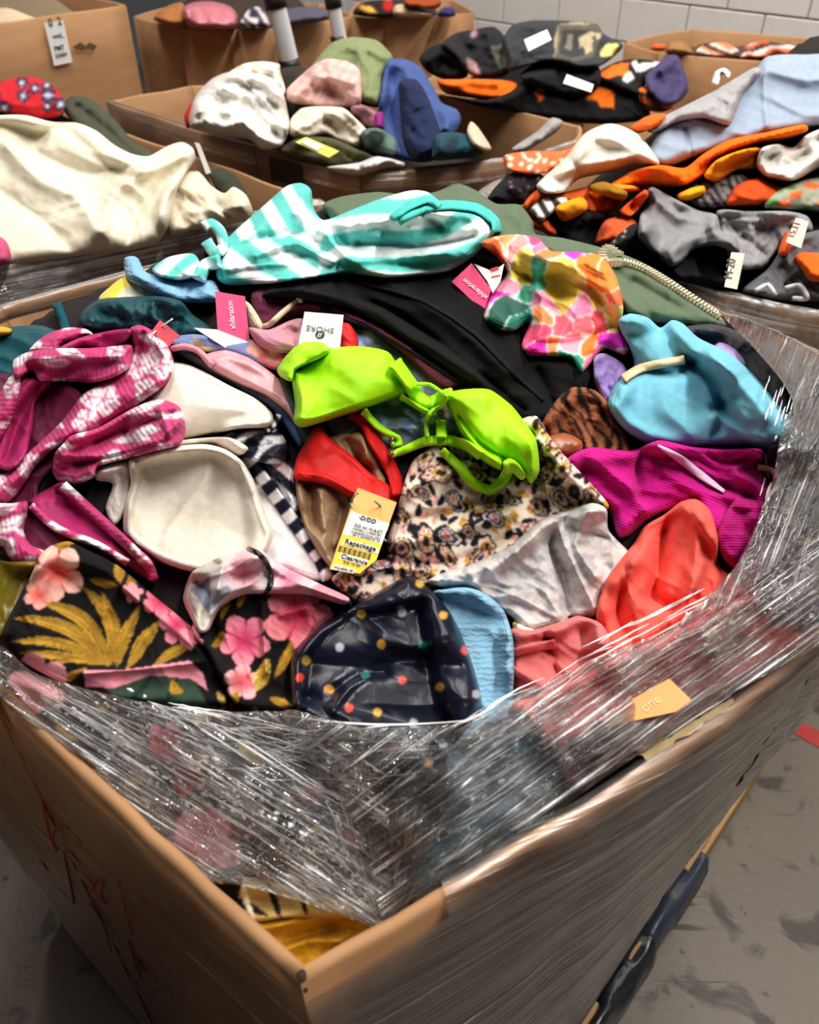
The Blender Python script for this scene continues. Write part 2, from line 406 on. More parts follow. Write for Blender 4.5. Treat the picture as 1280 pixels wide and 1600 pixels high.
def panel(cd, name, quad, color, off=0.0006, rough=0.5, parent=None):
    q = P(quad); pp = at_plane(q[:, 0], q[:, 1], cd['p0'] + cd['n'] * off, cd['n'])
    k = len(q); V = np.concatenate([pp, pp - cd['n'] * off * 0.8])
    F = [tuple(range(k))] + [(i, i + k, (i + 1) % k + k, (i + 1) % k) for i in range(k)]
    if np.dot(np.cross(pp[1] - pp[0], pp[2] - pp[0]), cd['n']) < 0: F = [f[::-1] for f in F]
    return link_mesh(name, V, F, plain(color, rough, grain=0.03, name='ink'), parent or cd['root'], smooth=False)
def text(cd, s, a, b, color=(20, 20, 20), off=0.0011, name='lettering', bold=0.0, parent=None, flip=False):
    q = at_plane(np.array([a[0], b[0]], float), np.array([a[1], b[1]], float), cd['p0'] + cd['n'] * off, cd['n'])
    cu = bpy.data.curves.new(name, 'FONT'); cu.body = s; cu.size = 1; cu.extrude = 0.002; cu.offset = bold; cu.resolution_u = 3
    o = bpy.data.objects.new(name, cu); COL.objects.link(o); bpy.context.view_layer.update()
    wd = max(o.dimensions.x, 1e-4); me = bpy.data.meshes.new_from_object(o.evaluated_get(bpy.context.evaluated_depsgraph_get())); bpy.data.objects.remove(o)
    me.name = name; me.materials.clear(); me.materials.append(plain(color, 0.6, grain=0.02, name='ink')); o = bpy.data.objects.new(name, me); COL.objects.link(o)
    x = q[1] - q[0]; L = np.linalg.norm(x); x = x / L; n = cd['n']; y = np.cross(n, x); s_ = L / wd
    M = Matrix([[x[i] * s_, y[i] * s_, n[i] * 0.15, q[0][i]] for i in range(3)] + [[0, 0, 0, 1]])
    o.matrix_basis = M; attach(o, parent or cd['root']); return o

# ------------------------------------------------------------------ prints (colour only, laid out on the flat cloth)
def fl(u, v, cx, cy, r, n=5, rot=0.0, dp=0.35):
    a = np.arctan2(v - cy, u - cx); d = np.hypot(u - cx, v - cy)
    return d < r * (1 - dp + dp * np.abs(np.cos(n / 2 * (a - rot)))**0.7)
def leafm(u, v, x0, y0, x1, y1, w, bend=0.0):
    ex, ey = x1 - x0, y1 - y0; L = math.hypot(ex, ey); ex /= L; ey /= L
    s = ((u - x0) * ex + (v - y0) * ey) / L; q = -(u - x0) * ey + (v - y0) * ex
    q = q - bend * np.sin(np.pi * np.clip(s, 0, 1))
    return (s > 0) & (s < 1) & (np.abs(q) < w * np.sin(np.pi * np.clip(s, 0, 1))**0.75), s, q
def paint(base, ops):
    base = np.array(base, float)
    def f(u, v):
        c = np.tile(base, (len(u), 1)) if base.ndim == 1 else base
        for op in ops:
            k = op[0]
            if k == 'f':
                _, cx, cy, r, n, rot, col, col2 = op
                m = fl(u, v, cx, cy, r, n, rot); d = np.hypot(u - cx, v - cy) / r
                c[m] = col
                if col2 is not None:
                    t = np.clip(1 - d * 1.5, 0, 1)[:, None]; a = np.arctan2(v - cy, u - cx)
                    lines = (np.abs(np.sin(n * (a - rot) / 2)) > 0.985)[:, None] * (d < 0.8)[:, None]
                    t = np.maximum(t, lines * 0.8)
                    c[m] = (c * (1 - t) + np.array(col2, float) * t)[m]
            elif k == 'l':
                _, x0, y0, x1, y1, w, bend, col = op
                m, s, q = leafm(u, v, x0, y0, x1, y1, w, bend); c[m] = col
                hl = m & (vnoise(q * 0.55 + 40, s * 1.6, 3) > 0.58); c[hl] = np.minimum(255, np.array(col) * 1.22); hl = m & (vnoise(q * 0.5 + 90, s * 1.3, 5) > 0.66); c[hl] = np.array(col) * .72
            elif k == 'p': c[inside(u, v, P(op[1]))] = op[2]
            elif k == 'r':   # ring motif: nested drops
                _, cx, cy, r, rot, pal = op
                ca, sa = math.cos(rot), math.sin(rot); x = (u - cx) * ca + (v - cy) * sa; y = -(u - cx) * sa + (v - cy) * ca
                d = np.hypot(x, y) / r; a = np.arctan2(y, x) + 0.55 * d; d = d / (0.62 + 0.85 * np.clip(np.cos(a), 0, 1)**5)
                a2 = np.arctan2(y, x); edge = d * (1 + 0.07 * np.cos(a2 * 15) * (d > 0.8))
                for i, (lim, col) in enumerate(pal): c[edge < lim] = col
                m = (d > .56) & (d < .68) & (np.sin(a2 * 18) > 0.2); c[m] = (28, 26, 34)
            elif k == 'd':
                _, cx, cy, r, col = op; c[np.hypot(u - cx, v - cy) < r] = col
        return c
    return f
def stripes(th, per, cols, warp=0, wl=60, seed=1, duty=None):
    c_, s_ = math.cos(math.radians(th)), math.sin(math.radians(th)); cols = np.array(cols, float)
    def f(u, v):
        b = -u * s_ + v * c_
        if warp: b = b + warp * (vnoise(u / wl, v / wl, seed) - 0.5) * 2
        k = (b / per) % 1.0
        ed = duty or [i / len(cols) for i in range(1, len(cols))]
        return cols[np.searchsorted(np.array(ed), k)]
    return f
def scatter(x0, y0, x1, y1, n, fn, seed=1, mind=0):
    r = random.Random(seed); out = []; ps = []
    for _ in range(n * 6):
        x, y = r.uniform(x0, x1), r.uniform(y0, y1)
        if all((x - a)**2 + (y - b)**2 > mind * mind for a, b in ps):
            ps.append((x, y)); out += fn(x, y, r)
        if len(ps) >= n: break
    return out
def cells(pts, line=(250, 245, 240), lw=3.0, warp=10, wl=40):
    xy = np.array([[p[0], p[1]] for p in pts], float); cs = np.array([p[2] for p in pts], float)
    def f(u, v):
        uu = u + warp * (vnoise(u / wl, v / wl, 3) - 0.5) * 2; w_ = v + warp * (vnoise(u / wl, v / wl, 8) - 0.5) * 2
        d = np.hypot(uu[:, None] - xy[None, :, 0], w_[:, None] - xy[None, :, 1]); o = np.argsort(d, 1)[:, :2]
        r = np.arange(len(u)); d1, d2 = d[r, o[:, 0]], d[r, o[:, 1]]; c = cs[o[:, 0]].copy(); c[d2 - d1 < lw] = line
        return c
    return f
def tiger(base, dark, per=26, th=60, seed=2, k=0.25):
    c_, s_ = math.cos(math.radians(th)), math.sin(math.radians(th))
    def f(u, v):
        b = (-u * s_ + v * c_) / per + 1.6 * vnoise(u / 30, v / 30, seed); a = (u * c_ + v * s_) / 40
        m = (np.abs((b % 1) - 0.5) < k * vnoise(a, b * 0.7, seed + 3) ** 0.8 * 1.2)
        c = np.tile(np.array(base, float), (len(u), 1)); c[m] = dark; return c
    return f
def plaid(base, bands):
    def f(u, v):
        c = np.tile(np.array(base, float), (len(u), 1))
        for th, per, duty, col in bands:
            b = -u * math.sin(math.radians(th)) + v * math.cos(math.radians(th)); m = (b / per) % 1 < duty
            c[m] = 0.35 * c[m] + 0.65 * np.array(col)
        return c
    return f
# ================================================================== SETTING
AX = np.array([0.703, -0.711, 0.0]); NW = np.array([0.711, 0.703, 0.0]); UP = np.array([0, 0, 1.0])
WALL_D = 4.35
def floor_mat():
    m, N, L, B = nt('worn_concrete')
    tc = N.new('ShaderNodeTexCoord')
    def noise(sc, det, dist=0.0, mp=None):
        n = N.new('ShaderNodeTexNoise'); n.inputs['Scale'].default_value = sc; n.inputs['Detail'].default_value = det; n.inputs['Distortion'].default_value = dist
        if mp:
            k = N.new('ShaderNodeMapping'); k.inputs['Scale'].default_value = mp[0]; k.inputs['Rotation'].default_value = (0, 0, mp[1]); L.new(tc.outputs['Object'], k.inputs[0]); L.new(k.outputs[0], n.inputs['Vector'])
        else: L.new(tc.outputs['Object'], n.inputs['Vector'])
        return n
    def ramp(src, a, b):
        r = N.new('ShaderNodeMapRange'); r.inputs[1].default_value = a; r.inputs[2].default_value = b; r.clamp = True; L.new(src, r.inputs[0]); return r.outputs[0]
    def mixc(f, a, b):
        x = N.new('ShaderNodeMix'); x.data_type = 'RGBA'; L.new(f, x.inputs[0])
        for s, i in ((a, 6), (b, 7)):
            if isinstance(s, tuple): x.inputs[i].default_value = (*lin(s), 1)
            else: L.new(s, x.inputs[i])
        return x.outputs[2]
    c = mixc(noise(3, 8).outputs[0], (94, 86, 77), (122, 112, 101))
    c = mixc(ramp(noise(9, 5, 0.6).outputs[0], 0.57, 0.66), c, (62, 53, 46))
    for rot, sc in ((0.4, (2, 26, 1)), (1.3, (1.6, 30, 1)), (2.3, (2, 24, 1))):
        s = noise(1.6, 4, 0.5, (sc, rot)); c = mixc(ramp(s.outputs[0], 0.68, 0.73), c, (54, 47, 42))
    c = mixc(ramp(noise(28, 3).outputs[0], 0.68, 0.74), c, (56, 50, 45))
    L.new(c, B.inputs['Base Color']); B.inputs['Roughness'].default_value = 0.55
    bp = N.new('ShaderNodeBump'); bp.inputs['Distance'].default_value = 0.002; L.new(noise(60, 4).outputs[0], bp.inputs['Height']); L.new(bp.outputs[0], B.inputs['Normal'])
    return m
def flat_box(name, c, ax, ay, az, sx, sy, sz, mat, **k): return box_mesh(name, c, ax, ay, az, sx, sy, sz, mat, **k)
fl_o = link_mesh('floor', [(-5, -3, 0), (7, -3, 0), (7, 9, 0), (-5, 9, 0)], [(0, 1, 2, 3)], floor_mat(), smooth=False); props(fl_o, kind='structure')
tp = at_z(np.array([1222., 1300, 1300, 1230]), np.array([1118., 1150, 1180, 1140]), 0.001)
t_ = thing('floor_tape', tuple(tp.mean(0)), 'strip of red tape stuck on the grey concrete floor', 'tape')
link_mesh('tape_strip', np.concatenate([tp + [0, 0, 0.0012], tp]), [(0, 3, 2, 1), (0, 1, 5, 4), (1, 2, 6, 5), (2, 3, 7, 6), (3, 0, 4, 7)], plain((176, 40, 30), 0.5, name='tape'), t_, False)
# painted block wall
wm = plain((214, 211, 208), 0.7, grain=0.07, gscale=14, bump=0.002, name='block_paint'); jm = plain((194, 190, 186), 0.9, name='mortar')
wall = props(box_mesh('wall_back', tuple(NW * (WALL_D + 0.11) + UP * 1.6), AX, NW, UP, 14, 0.2, 3.2, jm), kind='structure')
upw = box_mesh('upper_wall', tuple(NW * (WALL_D + 0.004) + UP * 2.32), AX, NW, UP, 14, 0.012, 1.75, wm, parent=wall)
blk = None
for r in range(4):
    for k in range(28):
        s = (k - 19 + (r % 2) * 0.5) * 0.4; c = NW * WALL_D + AX * s + UP * (0.645 + 0.2 * r + 0.1)
        if blk is None:
            blk = box_mesh('block', (0, 0, 0), AX, NW, UP, 0.393, 0.04, 0.193, wm, bev=0.004); o = blk; me = blk.data
        else:
            o = bpy.data.objects.new('block', me); COL.objects.link(o)
        o.location = tuple(c); attach(o, wall)
low = box_mesh('lower_wall', tuple(NW * (WALL_D + 0.004) + UP * 0.32), AX, NW, UP, 14, 0.012, 0.64, wm, parent=wall)

# ================================================================== BINS
def poly_inset(c, t):
    c = np.asarray(c); n = len(c); out = []
    for i in range(n):
        a, b, d = c[i - 1], c[i], c[(i + 1) % n]
        e1 = (b - a) / np.linalg.norm(b - a); e2 = (d - b) / np.linalg.norm(d - b)
        n1 = np.array([-e1[1], e1[0]]); n2 = np.array([-e2[1], e2[0]]); m = n1 + n2; m /= np.linalg.norm(m)
        out.append(b + m * t / max(0.4, m @ n1))
    return np.array(out)
def bin_box(name, label, rim_xy, z1, bot_xy, z0=0.0, bulge=(), th=0.011, mat=None, tops=None, ns=14, nz=7, sag=0.0):
    c = np.asarray(rim_xy, float)[:, :2]; b = np.asarray(bot_xy, float)[:, :2]
    A = 0.5 * np.sum(c[:, 0] * np.roll(c[:, 1], -1) - np.roll(c[:, 0], -1) * c[:, 1])
    flip = A < 0
    if flip: c = c[::-1]; b = b[::-1]
    ci, bi = poly_inset(c, th), poly_inset(b, th); n = len(c)
    cen = c.mean(0); root = thing(name, (cen[0], cen[1], z0), label, 'box'); mat = mat or cardboard()
    walls = []
    for i in range(n):
        j = (i + 1) % n; oi = (n - 1 - i - 1) % n if flip else i
        bg = bulge[oi] if oi < len(bulge) else 0.015
        e = c[j] - c[i]; e = e / np.linalg.norm(e); out = np.array([e[1], -e[0]])
        def pt(s, q, inner, i=i, j=j, bg=bg, out=out):
            T0, T1, B0, B1 = (ci[i], ci[j], bi[i], bi[j]) if inner else (c[i], c[j], b[i], b[j])
            p = (T0 * (1 - s) + T1 * s) * q + (B0 * (1 - s) + B1 * s) * (1 - q)
            p = p + out * bg * math.sin(math.pi * s) * (0.25 + 0.75 * math.sin(math.pi * (0.15 + 0.5 * q)))
            wob = 0.004 * (float(vnoise(np.array([s * 9.0 + i * 5]), np.array([q * 4.0]), 5)[0]) - 0.5) * math.sin(math.pi * s)
            return np.array([*(p + out * wob), z0 + (z1 - z0) * q - sag * math.sin(math.pi * s) * q**6])
        prof = [(k / nz, False, 0) for k in range(nz)] + [(1.0, False, -0.003), (1.0, None, 0.001), (1.0, True, -0.003)] + [(k / nz, True, 0) for k in range(nz - 1, -1, -1)]
        V, F = [], []; m = len(prof)
        for a in range(ns + 1):
            s = a / ns
            for q, inn, dz in prof:
                p = (pt(s, q, False) + pt(s, q, True)) / 2 if inn is None else pt(s, q, inn)
                p[2] += dz + (0.0015 * math.sin(s * 40 + i) if q == 1 else 0); V.append(p)
        for a in range(ns):
            for k in range(m - 1):
                F.append((a * m + k, (a + 1) * m + k, (a + 1) * m + k + 1, a * m + k + 1))
        F += [tuple(range(m - 1, -1, -1)), tuple(ns * m + k for k in range(m))]
        w = link_mesh('side_panel', V, F, mat, root); walls.append((oi, w, pt))
    return root, {oi: (w, pt) for oi, w, pt in walls}
def film_on(root, pt, mat, s0=0.0, s1=1.0, q0=0.0, q1=1.0, off=0.006, out_sign=1, ns=30, nq=46, name='film_sheet', amp=0.0022, seed=3, tilt=0.0, cap=True):
    V, F, UV = [], [], []
    for a in range(ns + 1):
        s = s0 + (s1 - s0) * a / ns
        t1 = pt(min(1, s + .01), .5, False) - pt(max(0, s - .01), .5, False); nrm = np.array([t1[1], -t1[0], 0]); nrm /= np.linalg.norm(nrm)
        for k in range(nq + 1):
            q = q0 + (q1 - q0) * k / nq; p = pt(s, q, False)
            r = float(vnoise(np.array([s * 2.0]), np.array([(q + tilt * s) * 70.0]), seed)[0])
            V.append(p + nrm * (off + amp * r)); UV.append((s * 8, (q + tilt * s) * 12))
        if q1 >= 1 and cap:
            po, pi_ = pt(s, 1.0, False), pt(s, 1.0, True)
            V += [(po + pi_) / 2 + [0, 0, .006], pi_ - nrm * .003 + [0, 0, .002], pi_ - nrm * .005 - [0, 0, .02]]; UV += [(s * 8, 12.2 + .1 * e_ + tilt * s * 12) for e_ in range(3)]
    if q1 >= 1 and cap: nq += 3
    m = nq + 1
    for a in range(ns):
        for k in range(nq):
            F.append((a * m + k, (a + 1) * m + k, (a + 1) * m + k + 1, a * m + k + 1))
    o = link_mesh(name, V, F, mat, root)
    ul = o.data.uv_layers.new(name='UVMap'); li = np.zeros(len(o.data.loops), np.int32); o.data.loops.foreach_get('vertex_index', li)
    ul.data.foreach_set('uv', np.array(UV, np.float32)[li].ravel()); return o
RIM = 1.05
def rimpx(s, z=RIM):
    q = P(s); return at_z(q[:, 0], q[:, 1], z)[:, :2]
def shrink(c, f, off=(0, 0)):
    m = c.mean(0); return m + (c - m) * f + np.array(off)
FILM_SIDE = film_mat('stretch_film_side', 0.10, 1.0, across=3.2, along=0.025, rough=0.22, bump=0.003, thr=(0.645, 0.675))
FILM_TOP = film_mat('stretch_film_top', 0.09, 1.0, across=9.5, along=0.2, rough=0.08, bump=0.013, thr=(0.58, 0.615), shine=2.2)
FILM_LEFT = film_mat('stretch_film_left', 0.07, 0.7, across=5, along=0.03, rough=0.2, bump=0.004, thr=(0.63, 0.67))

# main bin
mc = rimpx('470,1538 1290,1003 1470,885 1395,640 1282,552 1130,486 900,375 640,345 470,362 330,394 0,478 -170,560 -330,800 0,1092')
F0 = np.array([-0.04, 0.17]); DU = np.array([0.664, 0.747]); DV = np.array([-0.747, 0.664])
def bp_(a, b): return F0 + DU * a + DV * b
mb = np.array([bp_(*q) for q in ((0, 0), (.6, 0), (1.0, .02), (1.1, .12), (1.1, .25), (1.1, .4), (1.1, .62), (1.05, .93), (.95, 1.0), (.75, 1.0), (.4, 1.0), (.2, 1.0), (0, .9), (0, .45))])
BIN_MAIN, walls_main = bin_box('cardboard_bin', 'large open cardboard bin in the centre, heaped with swimwear and wrapped in clear film', mc, RIM, mb, z0=0.14, bulge=[0.012, 0.005] + [0.004] * 11 + [0.0], ns=16)
# torn white paper edge on the right rim and the small tear at the front corner
def rim_strip(name, pxs, w, col, z=RIM + 0.004):
    q = resample(P(pxs), 10, False); a = at_z(q[:, 0], q[:, 1], z); r = random.Random(5)
    V, F = [], []
    d = np.gradient(a, axis=0); d /= np.linalg.norm(d, axis=1)[:, None]; nr = np.stack([d[:, 1], -d[:, 0], d[:, 2] * 0], 1)
    for i in range(len(a)):
        j = r.uniform(-.002, .002); V += [a[i] + nr[i] * (w * .5 + j), a[i] + [0, 0, 0.003], a[i] - nr[i] * (w * .5 + j) - [0, 0, 0.002]]
    for i in range(len(a) - 1):
        for k in range(2): F.append((i * 3 + k, i * 3 + k + 1, i * 3 + k + 4, i * 3 + k + 3))
    return link_mesh(name, V, F, plain(col, 0.9, grain=0.35, gscale=60, name=name), BIN_MAIN)
rim_strip('worn_rim', '1004,1184 1062,1146 1144,1094', 0.009, (176, 152, 112))
# red marker strokes on the front left side of the bin
pw = walls_main[13][1]; L0, L1 = pw(0.0, 1.0, False), pw(1.0, 1.0, False); LB = pw(0.5, 0.2, False)
nl = np.cross(L1 - L0, LB - L0); nl /= np.linalg.norm(nl)
if nl @ (np.array([0, 0, CAM_Z]) - L0) < 0: nl = -nl
red = plain((150, 20, 24), 0.6, name='marker'); dark = plain((92, 48, 30), 0.7, name='marker_old')
for s, r_, mt in (('68,1252 78,1300 90,1328', .0022, red), ('68,1252 112,1296 128,1318', .0009, red), ('84,1318 86,1296 96,1290 108,1294', .0016, red), ('98,1308 124,1350 146,1382', .0012, red), ('146,1388 154,1372 162,1378 158,1398 168,1412', .0020, red), ('160,1344 178,1368 188,1380', .0012, red), ('188,1376 196,1410 206,1458', .0028, red), ('188,1376 226,1410 256,1444', .0009, red),
                  ('55,1325 75,1360 60,1340', .0008, dark), ('100,1330 112,1390 116,1412', .0012, dark), ('140,1410 160,1440 175,1490', .0010, dark), ('200,1470 220,1530 215,1500 228,1520', .0012, dark), ('240,1550 262,1540 275,1580', .0009, dark)):
    q = resample(P(s), 5, False); tube('marker_stroke', at_plane(q[:, 0], q[:, 1], L0 + nl * 0.0035, nl), r_, mt, BIN_MAIN)
# pallet under the main bin
PAL = thing('pallet', tuple([*bp_(.6, .5), 0.0]), 'wooden pallet with scuffed deck boards under the film wrapped bin', 'pallet')
wood = plain((178, 142, 92), 0.8, grain=0.3, gscale=22, bump=0.001, name='pallet_wood')
du, dv = np.array([*DU, 0]), np.array([*DV, 0])
for k in range(9):
    o = box_mesh('deck_board', tuple(np.array([*bp_(0.0 + 0.055 + k * 0.139, 0.43), 0.128])), du, dv, UP, 0.105, 0.9, 0.022, wood, PAL, 0.002)
for b in (-0.005, 0.43, 0.87):
    o = box_mesh('stringer', tuple(np.array([*bp_(0.66, b), 0.068])), du, dv, UP, 1.12, 0.045, 0.098, wood, PAL, 0.002)
for k in range(4):
    box_mesh('base_board', tuple(np.array([*bp_(0.18 + k * 0.33, 0.43), 0.0105])), du, dv, UP, 0.1, 0.9, 0.019, wood, PAL, 0.002)
# dark film skirt rolled along the foot of the bin
WRAP = thing('stretch_wrap', (0, 0.8, 0.2), 'clear stretch film wound round the big swimwear bin, streaked and wrinkled', 'wrap')
for oi, (w, pt) in walls_main.items():
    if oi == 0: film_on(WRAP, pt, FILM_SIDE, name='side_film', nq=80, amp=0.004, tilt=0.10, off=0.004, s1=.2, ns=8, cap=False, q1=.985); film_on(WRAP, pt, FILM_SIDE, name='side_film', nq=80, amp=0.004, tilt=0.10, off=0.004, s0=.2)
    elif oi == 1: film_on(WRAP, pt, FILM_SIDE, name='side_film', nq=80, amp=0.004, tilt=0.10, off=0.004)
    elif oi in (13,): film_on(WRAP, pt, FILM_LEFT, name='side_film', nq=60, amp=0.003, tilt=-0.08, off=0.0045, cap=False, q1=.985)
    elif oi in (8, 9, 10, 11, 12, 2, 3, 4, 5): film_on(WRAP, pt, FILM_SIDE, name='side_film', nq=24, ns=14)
def twist(name, a0, a1, b, z, r, mat, parent, wob=0.3):
    pts = []; rr = []
    V, F = [], []; n, m = 70, 14
    for i in range(n + 1):
        s = a0 + (a1 - a0) * i / n; c = np.array([*bp_(s, b), z]); tp_ = min(1, .55 + 14 * min(i, n - i) / n)
        for k in range(m):
            th = 2 * math.pi * k / m; q = 1 + wob * (float(vnoise(np.array([s * 14.]), np.array([k * 1.7]), 9)[0]) - .5) * 2
            V.append(c + r * tp_ * q * (np.array([*DV, 0]) * .7 * math.cos(th) + UP * 1.7 * math.sin(th)))
    for i in range(n):
        for k in range(m): F.append((i * m + k, (i + 1) * m + k, (i + 1) * m + (k + 1) % m, i * m + (k + 1) % m))
    o = link_mesh(name, V, F, mat, parent); ul = o.data.uv_layers.new(name='UVMap')
    li = np.zeros(len(o.data.loops), np.int32); o.data.loops.foreach_get('vertex_index', li)
    uv = np.array([(i * 0.15, k * 0.1) for i in range(n + 1) for k in range(m)], np.float32); ul.data.foreach_set('uv', uv[li].ravel()); return o
blackfilm = plain((30, 34, 42), 0.22, grain=0.4, gscale=18, bump=0.006, name='black_film')
twist('film_skirt', -0.05, 0.70, -0.024, 0.09, 0.036, blackfilm, WRAP)
bluef = plain((46, 54, 70), 0.35, grain=0.4, gscale=20, bump=0.005, name='blue_film')
twist('film_skirt', 0.64, 0.90, -0.024, 0.09, 0.032, bluef, WRAP)

# other bins
c2 = rimpx('165,158 400,232 565,273 790,250 900,222 908,196 690,148 560,118 300,134')
BIN_2, w2 = bin_box('cardboard_bin', 'cardboard bin of white, pink and blue clothes behind the main bin', c2, RIM, shrink(c2, 0.9), bulge=[.01, .01, .01, .01, .01, 0, 0, 0, 0], z0=0.0, ns=8)
WR2 = thing('stretch_wrap', (*c2.mean(0), 0.1), 'clear film wound round the bin of white and blue clothes', 'wrap')
for oi in (0, 1, 2, 3): film_on(WR2, w2[oi][1], FILM_SIDE, q0=0.1, q1=1.0, ns=12, nq=24, name='side_film')
pk = w2[0][1]
cL = np.array([(-1.08, 1.19), (-.76, 1.46), (-.41, 1.69), (-.19, 1.82), (-.49, 2.12), (-.84, 2.44), (-1.25, 2.1), (-1.55, 1.65)])
BIN_L, wL = bin_box('cardboard_bin', 'cardboard bin of cream clothes at the left, behind the main bin', cL, RIM, shrink(cL, 0.9), ns=8, bulge=[.0, .0, 0, 0, 0, 0, 0, 0])
WRL = thing('stretch_wrap', (*cL.mean(0), 0.1), 'shiny film wound round the bin of cream clothes', 'wrap')
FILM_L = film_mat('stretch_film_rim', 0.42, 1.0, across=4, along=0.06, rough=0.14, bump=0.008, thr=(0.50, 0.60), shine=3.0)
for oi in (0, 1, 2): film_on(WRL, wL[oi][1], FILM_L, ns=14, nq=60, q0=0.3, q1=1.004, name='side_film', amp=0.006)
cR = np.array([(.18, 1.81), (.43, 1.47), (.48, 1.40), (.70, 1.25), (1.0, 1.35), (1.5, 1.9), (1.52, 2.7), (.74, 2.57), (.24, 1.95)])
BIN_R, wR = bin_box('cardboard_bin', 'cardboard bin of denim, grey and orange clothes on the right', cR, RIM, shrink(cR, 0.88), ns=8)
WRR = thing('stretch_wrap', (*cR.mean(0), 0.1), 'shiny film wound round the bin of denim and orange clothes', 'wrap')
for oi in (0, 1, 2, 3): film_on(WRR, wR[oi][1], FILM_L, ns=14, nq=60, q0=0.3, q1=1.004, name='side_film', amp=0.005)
cH = np.array([(.04, 3.45), (.14, 3.30), (.58, 2.93), (.92, 3.12), (.88, 3.36), (.74, 3.62), (.2, 3.85)])
BIN_H, wH = bin_box('cardboard_bin', 'cardboard bin under the pile of black and orange tops', cH, 0.95, shrink(cH, 0.92), ns=6)
cF = rimpx('976,66 1030,84 1190,96 1420,108 1480,85 1300,62 1080,46')
BIN_F, wF = bin_box('cardboard_bin', 'low brown cardboard bin against the block wall, striped clothes and round balls inside', cF, RIM, shrink(cF, 0.93), ns=6)
c1 = np.array([(-1.54, 2.85), (-1.44, 3.04), (-1.05, 3.54), (-1.5, 4.0), (-1.95, 3.6), (-1.95, 3.1)])
BIN_1, w1 = bin_box('cardboard_bin', 'tall battered cardboard box with a white sticker at the upper left', c1, 1.2, shrink(c1, 1.0), ns=8)
cO = rimpx('208,26 280,44 360,47 432,44 556,24 500,6 300,2')
BIN_O, wO = bin_box('cardboard_bin', 'eight sided cardboard box behind the chrome poles', cO, RIM, shrink(cO, 1.0), ns=6)
cP = rimpx('545,26 604,30 742,20 700,-4 560,2')
BIN_P, wP = bin_box('cardboard_bin', 'cardboard box beside the block wall, right of the chrome poles', cP, RIM, shrink(cP, 1.0), ns=6)
# tape patch on bin 2
for nm, quad, colr in (('tape_patch', '420,245 468,257 476,292 424,281', (44, 36, 32)),):
    q = P(quad); a, b = w2[1][1](0.0, 1, False), w2[1][1](1.0, 1, False); c_ = w2[1][1](.5, .5, False); n_ = np.cross(b - a, c_ - a); n_ /= np.linalg.norm(n_)
    if n_ @ (np.array([0, 0, CAM_Z]) - a) < 0: n_ = -n_
    pp = at_plane(q[:, 0], q[:, 1], a + n_ * 0.02, n_); V = np.concatenate([pp, pp - n_ * .002]); F = [(0, 1, 2, 3)] + [(i, i + 4, (i + 1) % 4 + 4, (i + 1) % 4) for i in range(4)]
    link_mesh(nm, V, F, plain(colr, 0.5, name='tape'), BIN_2, False)
# sticker on the tall box
a, b = w1[1][1](0.0, 1, False), w1[1][1](1.0, 1, False); c_ = w1[1][1](.5, .4, False); n_ = np.cross(b - a, c_ - a); n_ /= np.linalg.norm(n_)
if n_ @ (np.array([0, 0, CAM_Z]) - a) < 0: n_ = -n_
cdS = dict(root=BIN_1, p0=a + n_ * 0.028, n=n_)
stick = panel(cdS, 'sticker', '69,36 99,32 113,97 85,103', (226, 226, 226), 0.002)
for s, p, q in (('PMT', (86, 80), (101, 77)), ('DASH', (88, 91), (105, 87)), ('wot2_', (83, 60), (101, 57)), ('0  2', (77, 42), (97, 38))): text(cdS, s, p, q, (40, 40, 40), 0.004, parent=stick, bold=0.02)
cr = plain((120, 84, 52), 0.9, name='tear'); 
tq = P('112,74 126,66 134,72 140,66 152,72 146,80 136,76 128,80'); link_mesh('torn_hole', at_plane(tq[:, 0], tq[:, 1], a + n_ * 0.03, n_), [tuple(range(len(tq)))], plain((92, 62, 38), 0.9, name='tear_dark'), BIN_1, False)
# chrome poles with black collars
chrome = plain((228, 228, 230), 0.35, 0.3, 0.05, name='brushed_steel'); blk_p = plain((18, 18, 18), 0.4, name='black_plastic')
for (x0, y0, x1, y1, yd, rr, lab) in ((428, -8, 457, 112, 3.02, 0.030, 'thick chrome pole with black collars leaning above the white clothes'), (518, -8, 534, 75, 3.25, 0.024, 'thinner chrome pole behind the olive cloth, right of the thick one')):
    A_ = at_y(np.array([x0, x1]), np.array([y0, y1], float), yd); top, bot = A_[0], A_[1]; d = (top - bot) / np.linalg.norm(top - bot)
    g = bot - d * (bot[2] / d[2]); r_ = thing('chrome_pole', tuple(g), lab, 'pole')
    tube('pole_shaft', [g, bot, top, top + d * 0.25], rr, chrome, r_)
    cpt = at_y(np.array([x0 + 3.]), np.array([6.]), yd)[0]; tube('collar', [cpt + d * 0.03, cpt - d * 0.012], rr * 1.18, blk_p, r_)
    cpt = at_y(np.array([x1 - 4.]), np.array([y1 - 9.]), yd)[0]; tube('collar', [cpt + d * 0.02, cpt - d * 0.015], rr * 1.15, blk_p, r_)

cN = np.array([(-.44, .30), (-1.10, .90), (-1.85, .1), (-1.15, -.5)])
BIN_SHADE, wN = bin_box('cardboard_bin', 'unseen cardboard bin added to shade the gap at the front left of the main bin', cN, RIM, shrink(cN, 0.98), ns=6)  # out-of-frame bin, added to keep light off the gap and floor

fc = np.array([*mc[0], RIM]); tube('corner_tear', [fc + [0, .004, -.028], fc + [0.001, .003, -.012], fc + [0, .006, .002]], .0035, plain((50, 32, 20), .9, name='tear_dark'), BIN_MAIN)
